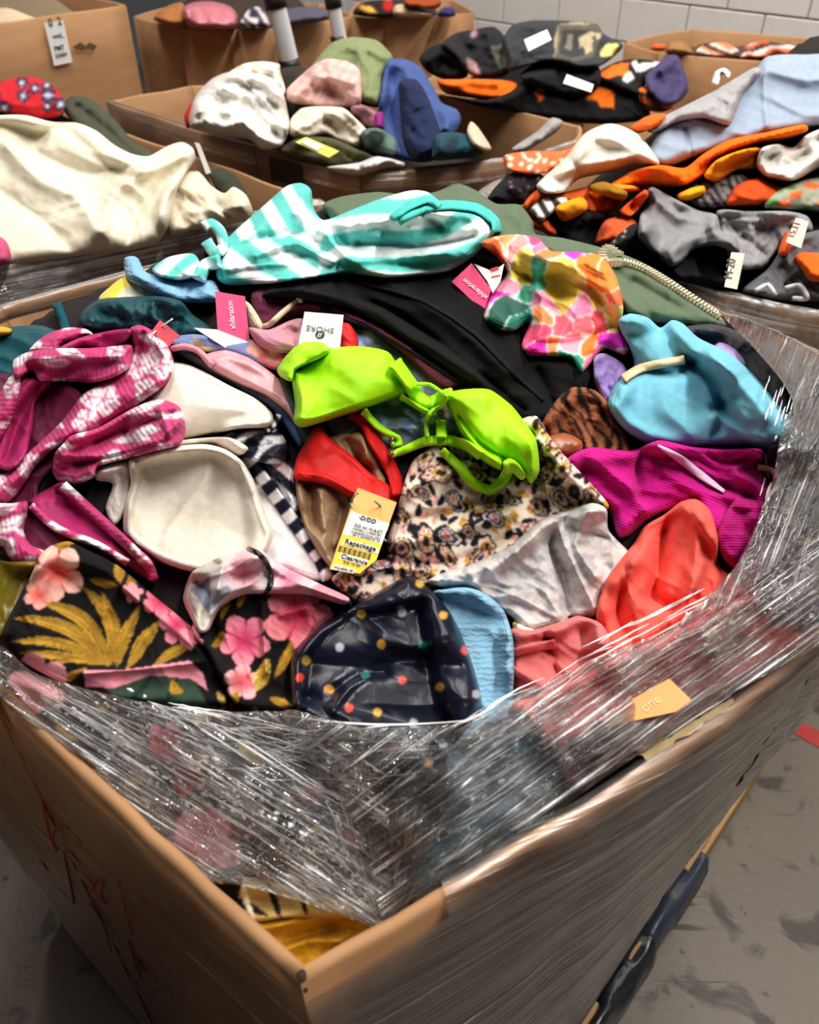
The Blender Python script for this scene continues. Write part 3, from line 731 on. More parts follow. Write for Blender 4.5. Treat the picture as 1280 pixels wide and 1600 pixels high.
# ================================================================== HEAP OF THE MAIN BIN
def S_main(x, y):
    A = 0.205 * sm((y - 0.36) / 0.68)
    lat = np.where(x < 0, 1 - 0.8 * np.clip(-x / 0.75, 0, 1)**2, 1 - 0.4 * np.clip(x / 0.75, 0, 1)**2)
    fr = np.exp(-((x + 0.06)**2 + (y - 0.22)**2) / 0.03)
    return 1.01 + A * lat - 0.10 * fr
M = Heap(S_main, 1.28)
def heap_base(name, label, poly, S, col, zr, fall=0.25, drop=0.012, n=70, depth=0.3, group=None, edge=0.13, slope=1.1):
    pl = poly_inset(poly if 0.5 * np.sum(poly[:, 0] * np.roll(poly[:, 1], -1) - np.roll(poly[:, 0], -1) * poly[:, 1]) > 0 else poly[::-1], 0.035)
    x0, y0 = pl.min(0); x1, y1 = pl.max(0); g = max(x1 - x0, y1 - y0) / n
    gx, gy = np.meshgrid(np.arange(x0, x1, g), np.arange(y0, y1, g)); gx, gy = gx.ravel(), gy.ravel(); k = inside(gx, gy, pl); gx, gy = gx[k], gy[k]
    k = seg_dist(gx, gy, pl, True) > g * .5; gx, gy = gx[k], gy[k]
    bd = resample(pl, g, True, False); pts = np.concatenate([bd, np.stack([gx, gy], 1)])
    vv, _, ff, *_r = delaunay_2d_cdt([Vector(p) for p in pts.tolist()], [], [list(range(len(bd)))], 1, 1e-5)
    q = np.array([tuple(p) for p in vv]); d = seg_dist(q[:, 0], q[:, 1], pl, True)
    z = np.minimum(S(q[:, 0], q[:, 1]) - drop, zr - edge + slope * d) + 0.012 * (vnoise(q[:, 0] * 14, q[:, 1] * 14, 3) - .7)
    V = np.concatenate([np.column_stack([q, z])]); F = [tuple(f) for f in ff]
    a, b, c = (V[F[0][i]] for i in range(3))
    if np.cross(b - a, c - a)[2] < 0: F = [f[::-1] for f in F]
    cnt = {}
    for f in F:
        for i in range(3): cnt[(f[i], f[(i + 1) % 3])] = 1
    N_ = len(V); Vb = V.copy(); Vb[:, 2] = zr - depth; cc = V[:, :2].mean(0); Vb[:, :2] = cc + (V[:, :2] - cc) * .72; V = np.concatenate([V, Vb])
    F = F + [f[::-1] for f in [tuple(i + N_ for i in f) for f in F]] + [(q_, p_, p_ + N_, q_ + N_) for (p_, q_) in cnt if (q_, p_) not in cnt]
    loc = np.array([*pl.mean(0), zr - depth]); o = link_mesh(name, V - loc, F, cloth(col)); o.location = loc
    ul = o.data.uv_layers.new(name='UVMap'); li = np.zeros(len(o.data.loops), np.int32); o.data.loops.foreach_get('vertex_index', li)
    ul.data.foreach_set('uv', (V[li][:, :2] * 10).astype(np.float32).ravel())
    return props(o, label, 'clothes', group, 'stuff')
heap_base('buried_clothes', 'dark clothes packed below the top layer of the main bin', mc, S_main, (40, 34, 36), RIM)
MG = lambda *a, **k: garment(M, *a, **k)
# --- back rows
MG('teal_swimsuit', 'deep teal swimsuit at the far left edge of the main bin', 'swimwear', '-60,540 -20,515 20,510 60,508 95,520 110,545 70,580 40,610 0,650 -40,700 -80,700', (6, 74, 84), kind='swim', puff=.02)
MG('mustard_cloth', 'sliver of mustard orange cloth above the teal swimsuit', 'clothing', '-40,512 0,510 18,514 14,522 -20,530 -40,535', (226, 160, 50))
o = MG('yellow_bikini', 'yellow and white striped bikini top behind the ruched teal top', 'swimwear', '155,472 175,445 200,430 235,430 262,450 290,480 240,490', pat=paint((232, 226, 206), [('p', '150,480 170,448 200,428 240,430 275,460 300,490 275,485 235,450 205,444 185,460 172,485', (240, 214, 74)), ('p', '222,448 240,462 248,480 226,480', (178, 168, 150))]), kind='swim', step=3)
MG('blue_towelling_top', 'pale blue textured top left of the striped turquoise garment', 'clothing', '194,405 206,400 216,404 228,425 255,432 300,430 335,440 345,470 300,474 262,470 225,450 198,436', (130, 178, 214), kind='terry', puff=.012, pr=30)
t = MG('ruched_teal_top', 'ruched dark teal bandeau with a strap loop, back left of the heap', 'swimwear', '124,505 130,485 155,468 195,464 250,463 282,470 300,490 330,515 300,532 245,526 190,518 150,515', (6, 66, 74), kind='swim', wr=((80, 14, .006), (20, 50, .004)), T=.018)
q = P('95,520 92,490 86,474 96,468 106,480 112,520'); strap(M, 'strap', '88,474 98,500 108,530', 15, (8, 78, 92), parent=t, T=.01)
MG('olive_jacket', 'olive green jacket with a cream zip at the back right of the heap', 'jacket', '505,325 530,308 590,300 640,305 680,300 715,287 745,298 775,318 812,320 832,345 838,366 880,372 945,388 1000,408 1060,443 1130,498 1124,514 1040,508 975,500 940,450 880,420 790,420 700,400 560,380', (92, 108, 86), T=.02, w=20, folds=(('700,330 760,370', 18, .014), ('640,345 700,320 740,310', 16, .012), ('850,380 940,440 1000,490', 14, .012), ('990,440 1060,480', 10, -.008), ('965,425 1000,470 1020,500', 8, -.006)), wr=(35, 70, .008))
jk = bpy.data.objects['olive_jacket']
zp = resample(P('968,400 950,388 940,400 948,412 975,412 1010,424 1060,455 1125,498'), 5.5, False); zz = M.pt(zp[:, 0], zp[:, 1], .004)
cream = plain((206, 196, 168), 0.6, name='zip_cream'); tube('zip_tape', zz - [0, 0, .002], .0035, cream, jk)
bm = bmesh.new()
for i in range(len(zz) - 1):
    d = zz[i + 1] - zz[i]; d = d / np.linalg.norm(d); pr = np.cross(d, UP); pr /= np.linalg.norm(pr)
    m4 = Matrix([[d[k] * .0024, pr[k] * .010, np.cross(pr, d)[k] * .005, zz[i][k] + .003 * UP[k]] for k in range(3)] + [[0, 0, 0, 1]])
    bmesh.ops.create_cube(bm, size=1, matrix=m4)
me = bpy.data.meshes.new('zip_teeth'); bm.to_mesh(me); bm.free(); me.materials.append(cream); zo = bpy.data.objects.new('zip_teeth', me); COL.objects.link(zo); attach(zo, jk); zo['kind'] = 'stuff'
MG('dark_puffer', 'charcoal quilted jacket wedged between olive jacket and film', 'jacket', '1060,520 1110,506 1160,520 1200,545 1225,590 1240,650 1225,690 1180,680 1120,600', (44, 46, 52), wr=((30, 30, .012),), kind='swim', T=.02)
MG('lavender_top', 'lilac cloth peeping out behind the sky blue shirt', 'clothing', '1110,548 1125,535 1148,545 1165,568 1150,585 1120,570', (176, 150, 206), puff=.01, pr=20)
MG('floral_dress', 'blue hydrangea print dress under the neon bra', 'dress', '470,540 540,505 580,505 620,535 680,580 740,590 760,620 720,680 660,700 600,720 540,700 500,650', pat=paint((96, 106, 120), scatter(450, 490, 770, 730, 26, lambda x, y, r: [('l', x, y, x + r.uniform(-30, 30), y + r.uniform(-40, 40), 7, 0, r.choice([(120, 140, 96), (176, 178, 130), (60, 74, 90), (200, 190, 160)]))], 3) + scatter(450, 490, 770, 730, 30, lambda x, y, r: [('f', x, y, r.uniform(10, 17), 5, r.random() * 3, r.choice([(92, 118, 190), (128, 150, 210), (196, 190, 214), (206, 150, 170)]), (230, 226, 236))], 5, 16)), step=3, wr=(50, 36, .008))
# black trousers and burgundy joggers
MG('burgundy_joggers', 'burgundy joggers with a cream drawstring left of the black trousers', 'trousers', '392,458 420,448 470,452 540,468 600,500 660,535 720,560 740,585 700,610 668,590 620,545 570,512 520,497 470,494 440,506 432,540 412,520 398,490', (104, 42, 66), T=.014, wr=((30, 24, .005),), folds=(('430,500 480,475 560,500 640,545', 6, .008), ('450,490 540,500 620,545', 4, -.006)))
jg = bpy.data.objects['burgundy_joggers']
cord(M, 'drawstring', '398,512 420,508 440,490 470,466 480,460', .0035, (216, 200, 170), jg)
cord(M, 'drawstring', '470,470 458,450 480,455 492,462 474,450 486,446', .003, (216, 200, 170), jg, lift=.012)
MG('cream_waistband', 'cream cloth band left of the burgundy joggers', 'clothing', '378,470 392,476 410,505 408,518 388,512', (204, 190, 162), T=.008)
MG('red_string_top', 'bright red cloth strip behind the neon bra and white tag', 'swimwear', '524,508 545,505 560,530 556,560 530,556', (206, 24, 24), kind='swim')
MG('black_trousers', 'black trousers spread across the back middle of the heap', 'trousers', '410,462 440,440 480,434 560,428 650,430 720,428 750,455 790,500 815,540 840,556 890,560 925,580 915,610 880,640 850,662 820,660 780,625 720,590 660,548 600,508 540,480 470,468', (15, 15, 17), T=.02, w=16, folds=(('470,455 560,470 640,525 720,575 800,640', 7, .008), ('600,440 700,500 790,580', 14, .01), ('480,450 600,480 700,545 820,640', 5, -.009), ('840,580 870,640', 10, -.01)), wr=(38, 60, .006))
for s_ in ('500,482 580,515 660,560 740,612 810,650', '560,440 660,470 740,520 800,580 850,625'): strap(M, 'seam', s_, 6, (22, 22, 24), parent=bpy.data.objects['black_trousers'], T=.0025, drape=1)
# turquoise striped garment
tq_cols = [(236, 240, 240), (96, 196, 188)]
def pat_turq(u, v):
    base1 = stripes(28, 44, tq_cols, 14, 90, 4)(u, v); a = stripes(-12, 50, tq_cols, 16, 110, 7)(u, v); b = stripes(52, 46, tq_cols, 8, 80, 2)(u, v)
    c = np.where((u > 500)[:, None], a, base1); c = np.where(((u < 500) & (v < 372 - (u - 400) * 0.1))[:, None], b, c); return c
t = MG('striped_cover_up', 'turquoise and white striped cloth on top at the back of the heap', 'swimwear', '336,415 342,388 366,362 408,325 446,292 470,286 486,296 490,325 506,344 545,330 590,312 640,298 668,300 692,316 735,318 766,328 780,350 768,372 738,402 700,424 650,431 600,434 540,428 480,436 420,443 360,446 340,436', T=.03, w=26, pat=pat_turq, step=3, folds=(('495,330 515,375 560,415 600,430', 10, .016), ('510,350 600,345 700,330 770,340', 10, .012), ('400,400 460,380 520,410', 9, .014), ('340,400 420,370 500,380', 10, -.01), ('560,380 660,385 740,370', 9, -.010), ('540,410 620,405 700,395', 8, .010), ('470,300 480,340 470,380', 12, .010), ('620,310 660,335 690,360', 8, -.008)), wr=(-8, 46, .007))
strap(M, 'shoulder_strap', '622,346 660,326 700,320 745,325 774,346 776,362', 15, (76, 188, 180), parent=t)
strap(M, 'shoulder_strap', '612,342 640,322 668,312 688,322', 12, (80, 194, 186), parent=t)
MG('striped_tie', 'loose tie end of the turquoise striped cloth, left of it', 'swimwear', '238,420 262,402 300,396 312,410 308,432 280,438 250,432', pat=stripes(-40, 34, tq_cols, 4), step=3, puff=.012, pr=20)
strap(M, 'neck_loop', '318,356 330,350 344,362 350,384 336,396 322,376', 18, (96, 200, 192), parent=t, pat=stripes(50, 26, tq_cols, 4), T=.014)
strap(M, 'tie_end', '310,438 322,415 345,408', 22, None, parent=t, pat=stripes(20, 30, tq_cols, 2), T=.012)
# bright tropical garment
cl = [(785, 385, (236, 150, 90)), (800, 395, (244, 150, 150)), (812, 415, (236, 212, 90)), (845, 385, (244, 120, 160)), (865, 400, (238, 130, 70)), (790, 440, (244, 150, 170)), (815, 450, (60, 160, 130)), (848, 440, (64, 180, 150)), (850, 470, (246, 150, 196)), (890, 425, (238, 214, 96)), (880, 460, (236, 210, 90)), (925, 425, (246, 130, 40)), (950, 440, (248, 136, 46)), (935, 480, (240, 212, 90)), (965, 470, (240, 110, 60)), (900, 490, (250, 150, 190)), (870, 510, (250, 90, 110)), (840, 500, (246, 140, 80)), (905, 515, (252, 110, 120)), (935, 505, (250, 96, 110)), (955, 500, (240, 214, 110)), (840, 530, (244, 80, 120)), (870, 545, (246, 140, 90)), (850, 552, (226, 30, 160)), (905, 540, (250, 160, 180)), (925, 540, (240, 120, 40)), (955, 530, (222, 40, 190)), (800, 480, (20, 84, 70)), (820, 500, (30, 120, 104)), (780, 460, (232, 40, 170)), (900, 560, (40, 140, 120)), (945, 555, (250, 120, 150)), (770, 400, (250, 110, 60)), (905, 405, (226, 40, 190)), (830, 372, (240, 60, 120))]
MG('tropical_print_shirt', 'shirt in loud pink, yellow and orange tropical print right of the black trousers', 'shirt', '752,380 772,370 805,366 840,372 862,392 905,394 940,400 962,430 974,475 972,515 985,540 975,556 948,545 930,560 908,582 893,560 860,556 828,556 815,540 826,505 800,518 775,512 756,495 772,450 792,425 775,402', T=.02, w=18, pat=cells(cl, warp=15, wl=34, lw=2.0), step=2.6, kind='swim', folds=(('860,395 840,440 850,500 830,550', 12, .014), ('900,400 900,470 870,545', 18, .012), ('800,420 830,440', 8, -.01), ('830,535 890,535 960,510', 6, -.008), ('800,380 830,400 860,400', 10, .008)), wr=(60, 40, .006))
MG('lilac_strap_top', 'crumpled lilac vest between the tropical shirt and the sky blue shirt', 'clothing', '928,560 945,552 975,570 985,600 970,630 945,632 930,600', (150, 128, 190), wr=((70, 14, .006),), T=.014)
MG('tiger_print_blouse', 'brown tiger striped blouse below the black trousers', 'blouse', '846,665 870,625 895,605 930,610 960,640 985,690 985,712 930,715 890,712 858,695', pat=tiger((150, 88, 60), (24, 16, 14), 20, 65), step=2.6, wr=(55, 26, .008), T=.016)
MG('rust_satin_cloth', 'plain rust brown satin top under the tiger striped blouse', 'clothing', '846,690 880,676 910,690 905,716 870,715', (158, 92, 62), kind='satin', puff=.008, pr=20)
# sky blue shirt
t = MG('sky_blue_shirt', 'sky blue jersey shirt with a cream neck band at the right of the heap', 'shirt', '966,500 985,490 1012,496 1032,512 1050,500 1068,506 1092,528 1140,552 1180,588 1222,640 1256,680 1240,702 1212,714 1180,704 1110,698 1060,700 1010,694 972,668 950,632 962,600 990,575 985,545 972,522', (116, 184, 206), T=.03, w=24, puff=.02, pr=70, folds=(('1070,565 1120,600 1125,660 1105,690', 12, -.014), ('1090,530 1140,580 1200,650', 16, .014), ('1000,570 1050,585 1085,565', 8, -.012), ('960,640 1010,680 1080,700', 8, .008), ('1120,650 1180,690', 10, .01), ('1115,640 1150,620', 7, -.008)), wr=(40, 70, .007))
strap(M, 'neck_band', '974,592 1000,576 1035,568 1070,562', 14, (224, 196, 160), parent=t)
# magenta knit
MG('wine_bikini', 'wine red strap of cloth between magenta knit and coral shirt', 'swimwear', '1095,790 1130,800 1180,860 1230,900 1200,940 1150,905 1120,850', (128, 18, 84), kind='knit')
t = MG('magenta_knit', 'magenta textured knit top draped under the sky blue shirt', 'knitwear', '868,738 892,712 925,699 985,704 1030,688 1080,698 1130,702 1190,702 1196,735 1212,778 1204,812 1172,848 1150,868 1128,862 1100,820 1085,790 1040,800 1010,815 985,836 965,838 950,795 910,764', (190, 16, 126), T=.024, w=18, kind='knit', grain=20, folds=(('930,720 980,760 1010,800', 10, .014), ('1000,720 1000,780', 9, -.012), ('1150,740 1190,770 1180,820', 9, .014), ('1130,760 1170,780 1150,830', 8, -.014), ('890,740 960,790', 8, .01), ('1040,740 1100,770 1160,780', 9, .010)), wr=(35, 40, .008))
MG('magenta_cloth', 'deep magenta cloth hanging behind the coral shirt', 'clothing', '1150,780 1215,790 1290,810 1290,930 1240,930 1190,900 1140,885 1120,840', (168, 14, 108), kind='knit', wr=(60, 40, .008))
card_l = strap(M, 'paper_band', '1028,696 1060,715 1095,742 1132,768', [4, 13, 13, 5], (222, 184, 214), parent=t, T=.003, kind='swim')
MG('dark_print_top', 'black and lilac print top behind film at the right edge', 'clothing', '1200,700 1260,700 1330,720 1330,860 1250,860 1215,800', pat=paint((30, 26, 34), scatter(1190, 690, 1340, 870, 22, lambda x, y, r: [('f', x, y, 12, 5, r.random(), r.choice([(150, 130, 190), (200, 160, 90), (120, 60, 100)]), None)], 2, 18)), step=4)

MG('black_side_cloth', 'black cloth behind the film right of the sky blue shirt', 'clothing', '1226,600 1250,570 1300,575 1345,640 1345,730 1270,720 1240,690 1256,676', (26, 26, 30))
strap(M, 'beige_strap', '1184,730 1205,735 1216,752 1208,775', 10, (206, 176, 134), label='beige elastic strap poking out below the sky blue shirt', cat='strap')
# --- left and middle of the heap
MG('plaid_blue_top', 'blue and mustard checked cloth band beside the upper cream bra cup', 'clothing', ribbon(P('268,540 303,556 332,575 361,592 398,613 432,632 455,658 480,692'), [22, 20, 18, 22, 30]), pat=plaid((96, 116, 172), [(30, 46, .3, (150, 140, 90)), (35, 30, .25, (70, 84, 140))]), step=3, T=.012, wr=(35, 30, .003))
MG('checked_blouse', 'blue and coral checked floral cloth behind the pink tag', 'clothing', '262,530 300,522 350,528 400,530 450,535 470,560 440,580 400,570 340,552 280,548', pat=paint((120, 130, 178), [('f', 425, 555, 22, 5, .3, (232, 120, 110), (250, 220, 200)), ('f', 400, 545, 14, 5, .3, (236, 170, 150), None), ('l', 270, 540, 340, 548, 5, 0, (170, 160, 110)), ('l', 300, 524, 330, 560, 4, 0, (170, 150, 90))]), step=3)
MG('blush_vest', 'dusty pink cloth below the cream drawstring', 'clothing', '388,512 420,515 455,500 475,500 475,545 440,552 405,540', (196, 140, 154), wr=(20, 30, .006))
t = MG('pink_satin_bikini', 'pale pink satin bikini left of the neon bra', 'swimwear', '315,557 352,547 389,559 420,579 446,602 464,630 462,662 444,640 415,618 381,604 350,590 330,578', (226, 160, 170), kind='satin', T=.016, puff=.01, pr=30, wr=(35, 40, .004))
strap(M, 'strap', '262,548 288,541 312,550 332,572', 10, (222, 150, 168), parent=t)
MG('dark_slip', 'slate blue cloth between pink satin bikini and neon bra', 'clothing', '436,585 452,590 476,640 500,690 480,700 462,660', (74, 86, 100))
nvs = [(236, 234, 238), (20, 22, 40)]
t = MG('striped_bikini', 'white bikini with navy striped edge beside the lower cream cup', 'swimwear', '340,690 372,675 400,676 418,700 440,745 468,800 498,862 518,902 490,908 440,892 420,900 380,896 400,850 390,760', (226, 220, 222), kind='swim', T=.014, wr=(55, 60, .006))
MG('striped_lining', None, None, '392,706 440,706 462,735 470,790 455,800 430,760 408,735', kind='swim', pat=stripes(42, 34, nvs, 6), step=2.5, parent=t, wr=(45, 26, .007))
strap(M, 'striped_edge', '372,706 395,727 421,762 447,799 473,834 499,871 514,906', [24, 20, 20, 22, 20], None, parent=t, pat=stripes(-40, 36, nvs, 2), step=2.2, T=.008)
MG('striped_knot', None, None, '350,682 380,670 418,660 442,680 450,702 440,724 400,722 376,708', kind='swim', pat=stripes(-28, 30, nvs, 10, 30), step=2.5, T=.02, parent=t, folds=(('370,690 410,680 440,700', 6, .012), ('390,710 430,690', 5, -.01)), wr=(-20, 18, .006))
strap(M, 'strap_end', '416,672 430,662 436,648', 10, None, parent=t, pat=stripes(60, 14, nvs, 1), step=2.2, T=.01)
# cream bra
MG('cream_bikini_top', 'cream padded bikini top with two big lined cups, left of centre', 'swimwear', '252,580 268,566 290,568 318,580 358,602 398,622 424,644 427,660 414,668 375,670 332,679 289,690 268,700 220,700 215,650 235,610', (224, 216, 202), kind='foam', T=.02, w=16, puff=.04, pr=80, folds=(('280,688 340,672 415,662', 4, .006),), wr=(30, 90, .003))
t = bpy.data.objects['cream_bikini_top']
MG('inner_edge', None, None, '210,716 260,692 320,684 360,684 388,700 372,712 330,698 262,702', (232, 224, 212), kind='foam', T=.012, parent=t)
MG('side_wing', None, None, '146,733 165,721 206,716 204,756 197,798 178,822 165,794 176,757 151,750', (232, 226, 216), kind='swim', T=.012, parent=t, folds=(('150,738 200,728', 8, .012), ('190,740 195,790', 6, -.006)), wr=(70, 30, .005))
MG('lower_cup', None, None, '202,719 230,707 262,698 319,694 352,702 379,721 397,751 416,804 427,837 413,868 375,887 311,895 255,880 210,853 193,830 195,785 204,755', (236, 228, 212), kind='foam', T=.022, w=13, puff=.008, pr=30, parent=t,
   relief=lambda u, v, d: -0.012 * sm((d - 14) / 70) + .006 * np.exp(-((d - 8) / 4)**2) + 0.004 * np.exp(-(seg_dist(u, v, P('330,720 318,752 290,790 262,830 250,860')) / 6)**2) * sm((v - 715) / 40) * sm((870 - v) / 60), wr=(120, 80, .002))
st = resample(P('212,722 262,704 319,700 350,708 374,726 391,754 410,806 420,837'), 4, False)
# hawaiian magenta top
MGC, MGP = (190, 62, 116), (170, 34, 100)
def hw(seed):
    return paint(MGC, scatter(-30, 500, 300, 920, 62, lambda x, y, r: ([('f', x, y, r.uniform(15, 28), 5, r.random() * 3, (238, 228, 230), None), ('d', x, y, 3, MGC)] + [('l', x, y, x + 18 * math.cos(q_), y + 18 * math.sin(q_), 1.2, 0, MGC) for q_ in (0, 1.3, 2.5, 3.8, 5)] if r.random() < .4 else [('l', x - 22, y + r.uniform(-12, 12), x + r.uniform(22, 44), y + r.uniform(-26, 26), r.uniform(6, 11), r.uniform(-6, 6), (238, 228, 230)), ('l', x - 10, y, x + 20, y + r.uniform(-8, 8), 1.2, 0, MGC)]), seed, 22))
MG('hawaiian_lining', 'plain wine coloured cloth under the magenta hawaiian print top', 'swimwear', '-20,600 40,590 100,590 140,640 110,700 60,760 80,820 200,870 170,890 60,880 -20,840', (92, 22, 54), T=.008, kind='swim')
MG('hawaiian_print_top', 'magenta and white hawaiian flower print strappy top at the left', 'swimwear', '203,513 220,508 242,519 264,544 272,572 257,602 210,636 154,672 110,690 82,704 55,729 41,752 18,782 -10,795 -30,790 -30,755 14,735 52,700 88,667 108,644 130,616 163,594 200,567 206,535', pat=hw(3), step=2.6, kind='rib', grain=58, T=.02, w=14, folds=(('250,540 230,590 140,650 60,720 0,770', 14, .012), ('225,520 210,570', 6, -.008), ('150,640 90,690', 5, -.006)), wr=(-38, 30, .005), drape=4)
t = bpy.data.objects['hawaiian_print_top']
MG('inner_panel', None, None, '30,592 80,596 56,628 50,672 38,714 14,735 -20,722 -20,690 8,660', MGP, kind='swim', T=.014, parent=t, folds=(('60,600 30,660 10,720', 8, -.012),))
MG('outer_band', None, None, '-30,660 -10,632 14,590 32,586 30,614 16,660 0,688 -30,720', pat=hw(5), step=2.6, kind='rib', T=.016, parent=t)
MG('back_loop', None, None, '46,548 70,524 104,512 134,514 146,524 122,529 98,537 88,550', pat=hw(6), step=2.6, kind='rib', T=.018, parent=t)
MG('loop_lining', None, None, '90,548 121,529 170,517 204,514 200,530 176,546', MGP, kind='swim', T=.014, parent=t)
MG('top_band', None, None, '20,584 22,562 46,549 91,544 137,544 176,541 206,540 205,571 178,590 144,598 104,596 64,595 50,580 27,591', pat=hw(8), step=2.6, kind='rib', T=.026, w=18, parent=t, grain=90, folds=(('40,560 120,560 190,556', 12, .01),))
MG('twisted_loop', None, None, '112,680 154,668 209,637 247,624 280,635 290,670 281,694 242,705 192,718 154,729 146,746 118,758 91,751 80,733 86,708 100,692', pat=hw(9), step=2.6, kind='rib', T=.026, w=16, parent=t, grain=50, folds=(('100,712 160,712 240,690 280,660', 8, .014), ('120,725 190,712', 5, -.010), ('150,690 230,660 270,645', 6, -.010), ('250,640 265,680', 5, .010)), wr=(-15, 30, .006))
MG('lower_panel', None, None, '46,783 63,770 91,755 106,757 154,800 198,841 238,876 244,910 209,893 176,866 118,847 82,828 55,806', MGP, kind='swim', T=.014, parent=t, folds=(('90,770 130,810 200,860', 12, -.010),))
strap(M, 'piped_edge', '98,758 140,796 190,842 232,884 240,906', 16, None, parent=t, pat=hw(12), step=2.6, kind='rib')
strap(M, 'piped_edge', '48,790 90,826 150,850 200,880', 12, None, parent=t, pat=hw(13), step=2.6, kind='rib')
MG('hanging_band', None, None, '-30,790 20,786 42,783 42,805 37,829 48,851 70,862 56,881 22,882 4,855 -30,840', pat=hw(14), step=2.6, kind='rib', T=.022, parent=t, grain=80)
# red bikini, nude satin
MG('nude_slip', 'shiny nude satin slip under the red bikini bottom', 'underwear', '462,744 500,690 540,676 576,680 592,722 606,755 600,800 560,830 528,892 500,868 474,818', (150, 118, 88), kind='satin', T=.014, folds=(('540,690 560,720 575,750', 10, -.014), ('500,770 505,820 520,850', 10, .014), ('480,760 490,820', 8, -.012), ('535,790 520,860', 7, -.010)), wr=(75, 34, .008))
t = MG('red_bikini_bottom', 'bright red bikini bottom in the centre below the neon bra', 'swimwear', '459,736 467,708 497,664 517,686 548,710 580,740 625,770 624,786 600,790 554,781 507,757 460,749', (214, 22, 20), kind='swim', T=.014, w=10, folds=(('462,738 510,746 560,772 615,782', 3, .003), ('500,675 540,712 590,752', 3, .003)), wr=(40, 50, .003))
strap(M, 'side_strap', '546,645 572,662 586,690 606,722 618,749 622,775', [18, 22, 22, 20], (200, 18, 18), parent=t, kind='swim', T=.012)
# paisley skirt
pal1 = [(1.0, (26, 26, 40)), (.9, (236, 214, 190)), (.72, (196, 140, 60)), (.55, (30, 28, 44)), (.46, (232, 180, 160)), (.22, (40, 44, 100))]
pal2 = [(1.0, (30, 28, 40)), (.86, (226, 160, 150)), (.7, (246, 230, 214)), (.5, (200, 150, 70)), (.3, (30, 28, 44))]
pal3 = [(1.0, (24, 22, 30)), (.8, (240, 222, 204)), (.62, (52, 56, 120)), (.45, (236, 214, 190)), (.3, (190, 100, 100))]
def psl(fade=None):
    ops = scatter(500, 640, 970, 960, 170, lambda x, y, r: [('l', x + math.cos(a_) * 6, y + math.sin(a_) * 6, x + math.cos(a_) * 26, y + math.sin(a_) * 26, 4.6, 2, r.choice([(28, 26, 34), (28, 26, 34), (28, 26, 34), (200, 150, 70), (220, 160, 150)])) for a_ in [r.random() * 6 + i * .55 for i in range(6)]], 21, 25)
    ops += scatter(500, 640, 970, 960, 90, lambda x, y, r: [('r', x, y, r.uniform(14, 28), r.random() * 6, r.choice([pal1, pal2, pal3]))], 22, 33)
    f = paint((240, 222, 206), ops)
    if not fade: return f
    return lambda u, v: f(u, v) * fade + np.array([206, 205, 206]) * (1 - fade)
t = MG('paisley_skirt', 'cream paisley print skirt with black and gold motifs, centre', 'skirt', '648,716 690,690 740,680 800,660 838,650 862,686 890,720 935,768 950,795 880,812 830,850 775,880 710,905 670,925 620,940 560,945 518,905 560,880 604,872 606,838 620,800 632,752', pat=psl(), step=2.1, T=.02, w=16, folds=(('640,760 720,740 800,760', 14, .010), ('610,850 700,835 800,800', 12, .014), ('620,880 720,875 790,840', 8, -.012), ('610,815 700,800 780,770', 8, -.010), ('560,890 620,885 680,895', 8, .010), ('850,700 900,760', 12, .010)), wr=(-12, 46, .007))
MG('skirt_lining', None, None, '668,908 700,892 742,880 800,850 845,812 880,800 925,786 948,796 952,830 992,872 986,892 942,930 936,966 892,964 886,972 840,986 806,986 800,966 740,932 700,922', pat=psl(.16), step=2.6, T=.024, w=14, parent=t, folds=(('880,810 860,850 880,900 890,960', 10, -.018), ('840,820 800,870 740,910', 12, .012), ('920,800 900,850 930,900', 10, .016), ('870,815 890,870 930,950', 7, .012), ('950,840 900,830', 7, -.010), ('690,905 780,920 870,965', 3, .004)), wr=(50, 36, .008))
MG('skirt_hem', None, None, '802,972 840,984 884,968 880,980 830,988 808,992', pat=psl(), step=2.2, T=.006, parent=t)
# pale blue textured top, peach top, coral shirt
MG('coral_shirt', 'bright coral red shirt folded upright right of the paisley skirt', 'shirt', '932,958 948,905 988,852 1008,822 1038,804 1064,784 1088,780 1110,798 1122,840 1122,880 1150,906 1170,930 1120,985 1040,1020 960,1040 936,1010', (240, 98, 86), T=.034, w=26, folds=(('1040,806 1035,860 1020,930', 12, -.022), ('1070,790 1090,850 1075,940', 14, .018), ('1000,840 980,910 1000,950', 12, .012), ('1020,930 1050,950 1085,935', 10, -.016), ('980,890 965,960 990,1010', 9, -.014), ('1100,880 1060,960 980,1010', 10, .012)), wr=(75, 50, .006))
MG('peach_wrap_top', 'salmon pink jersey wrap top with tie straps below the paisley lining', 'top', '796,985 830,985 880,970 905,962 940,975 955,1005 945,1040 900,1070 860,1090 810,1092 795,1050', (222, 118, 118), T=.022, w=18, folds=(('800,1010 860,1005', 6, .010), ('805,1040 850,1070', 6, .010), ('850,990 870,1050', 6, -.010)), wr=(40, 40, .006))
t = bpy.data.objects['peach_wrap_top']; strap(M, 'tie_strap', '802,1020 830,1012 868,1006', 14, (214, 106, 106), parent=t); strap(M, 'tie_strap', '800,1046 830,1062 870,1088', 14, (214, 106, 106), parent=t)
MG('blue_textured_top', 'light blue crinkle knit top right of the navy dotted satin', 'top', '670,930 700,920 730,918 760,928 788,955 802,1000 803,1050 800,1100 780,1150 740,1160 700,1100 680,1000', (136, 184, 212), kind='terry', T=.024, w=22, puff=.01, pr=40, wr=(50, 30, .004))
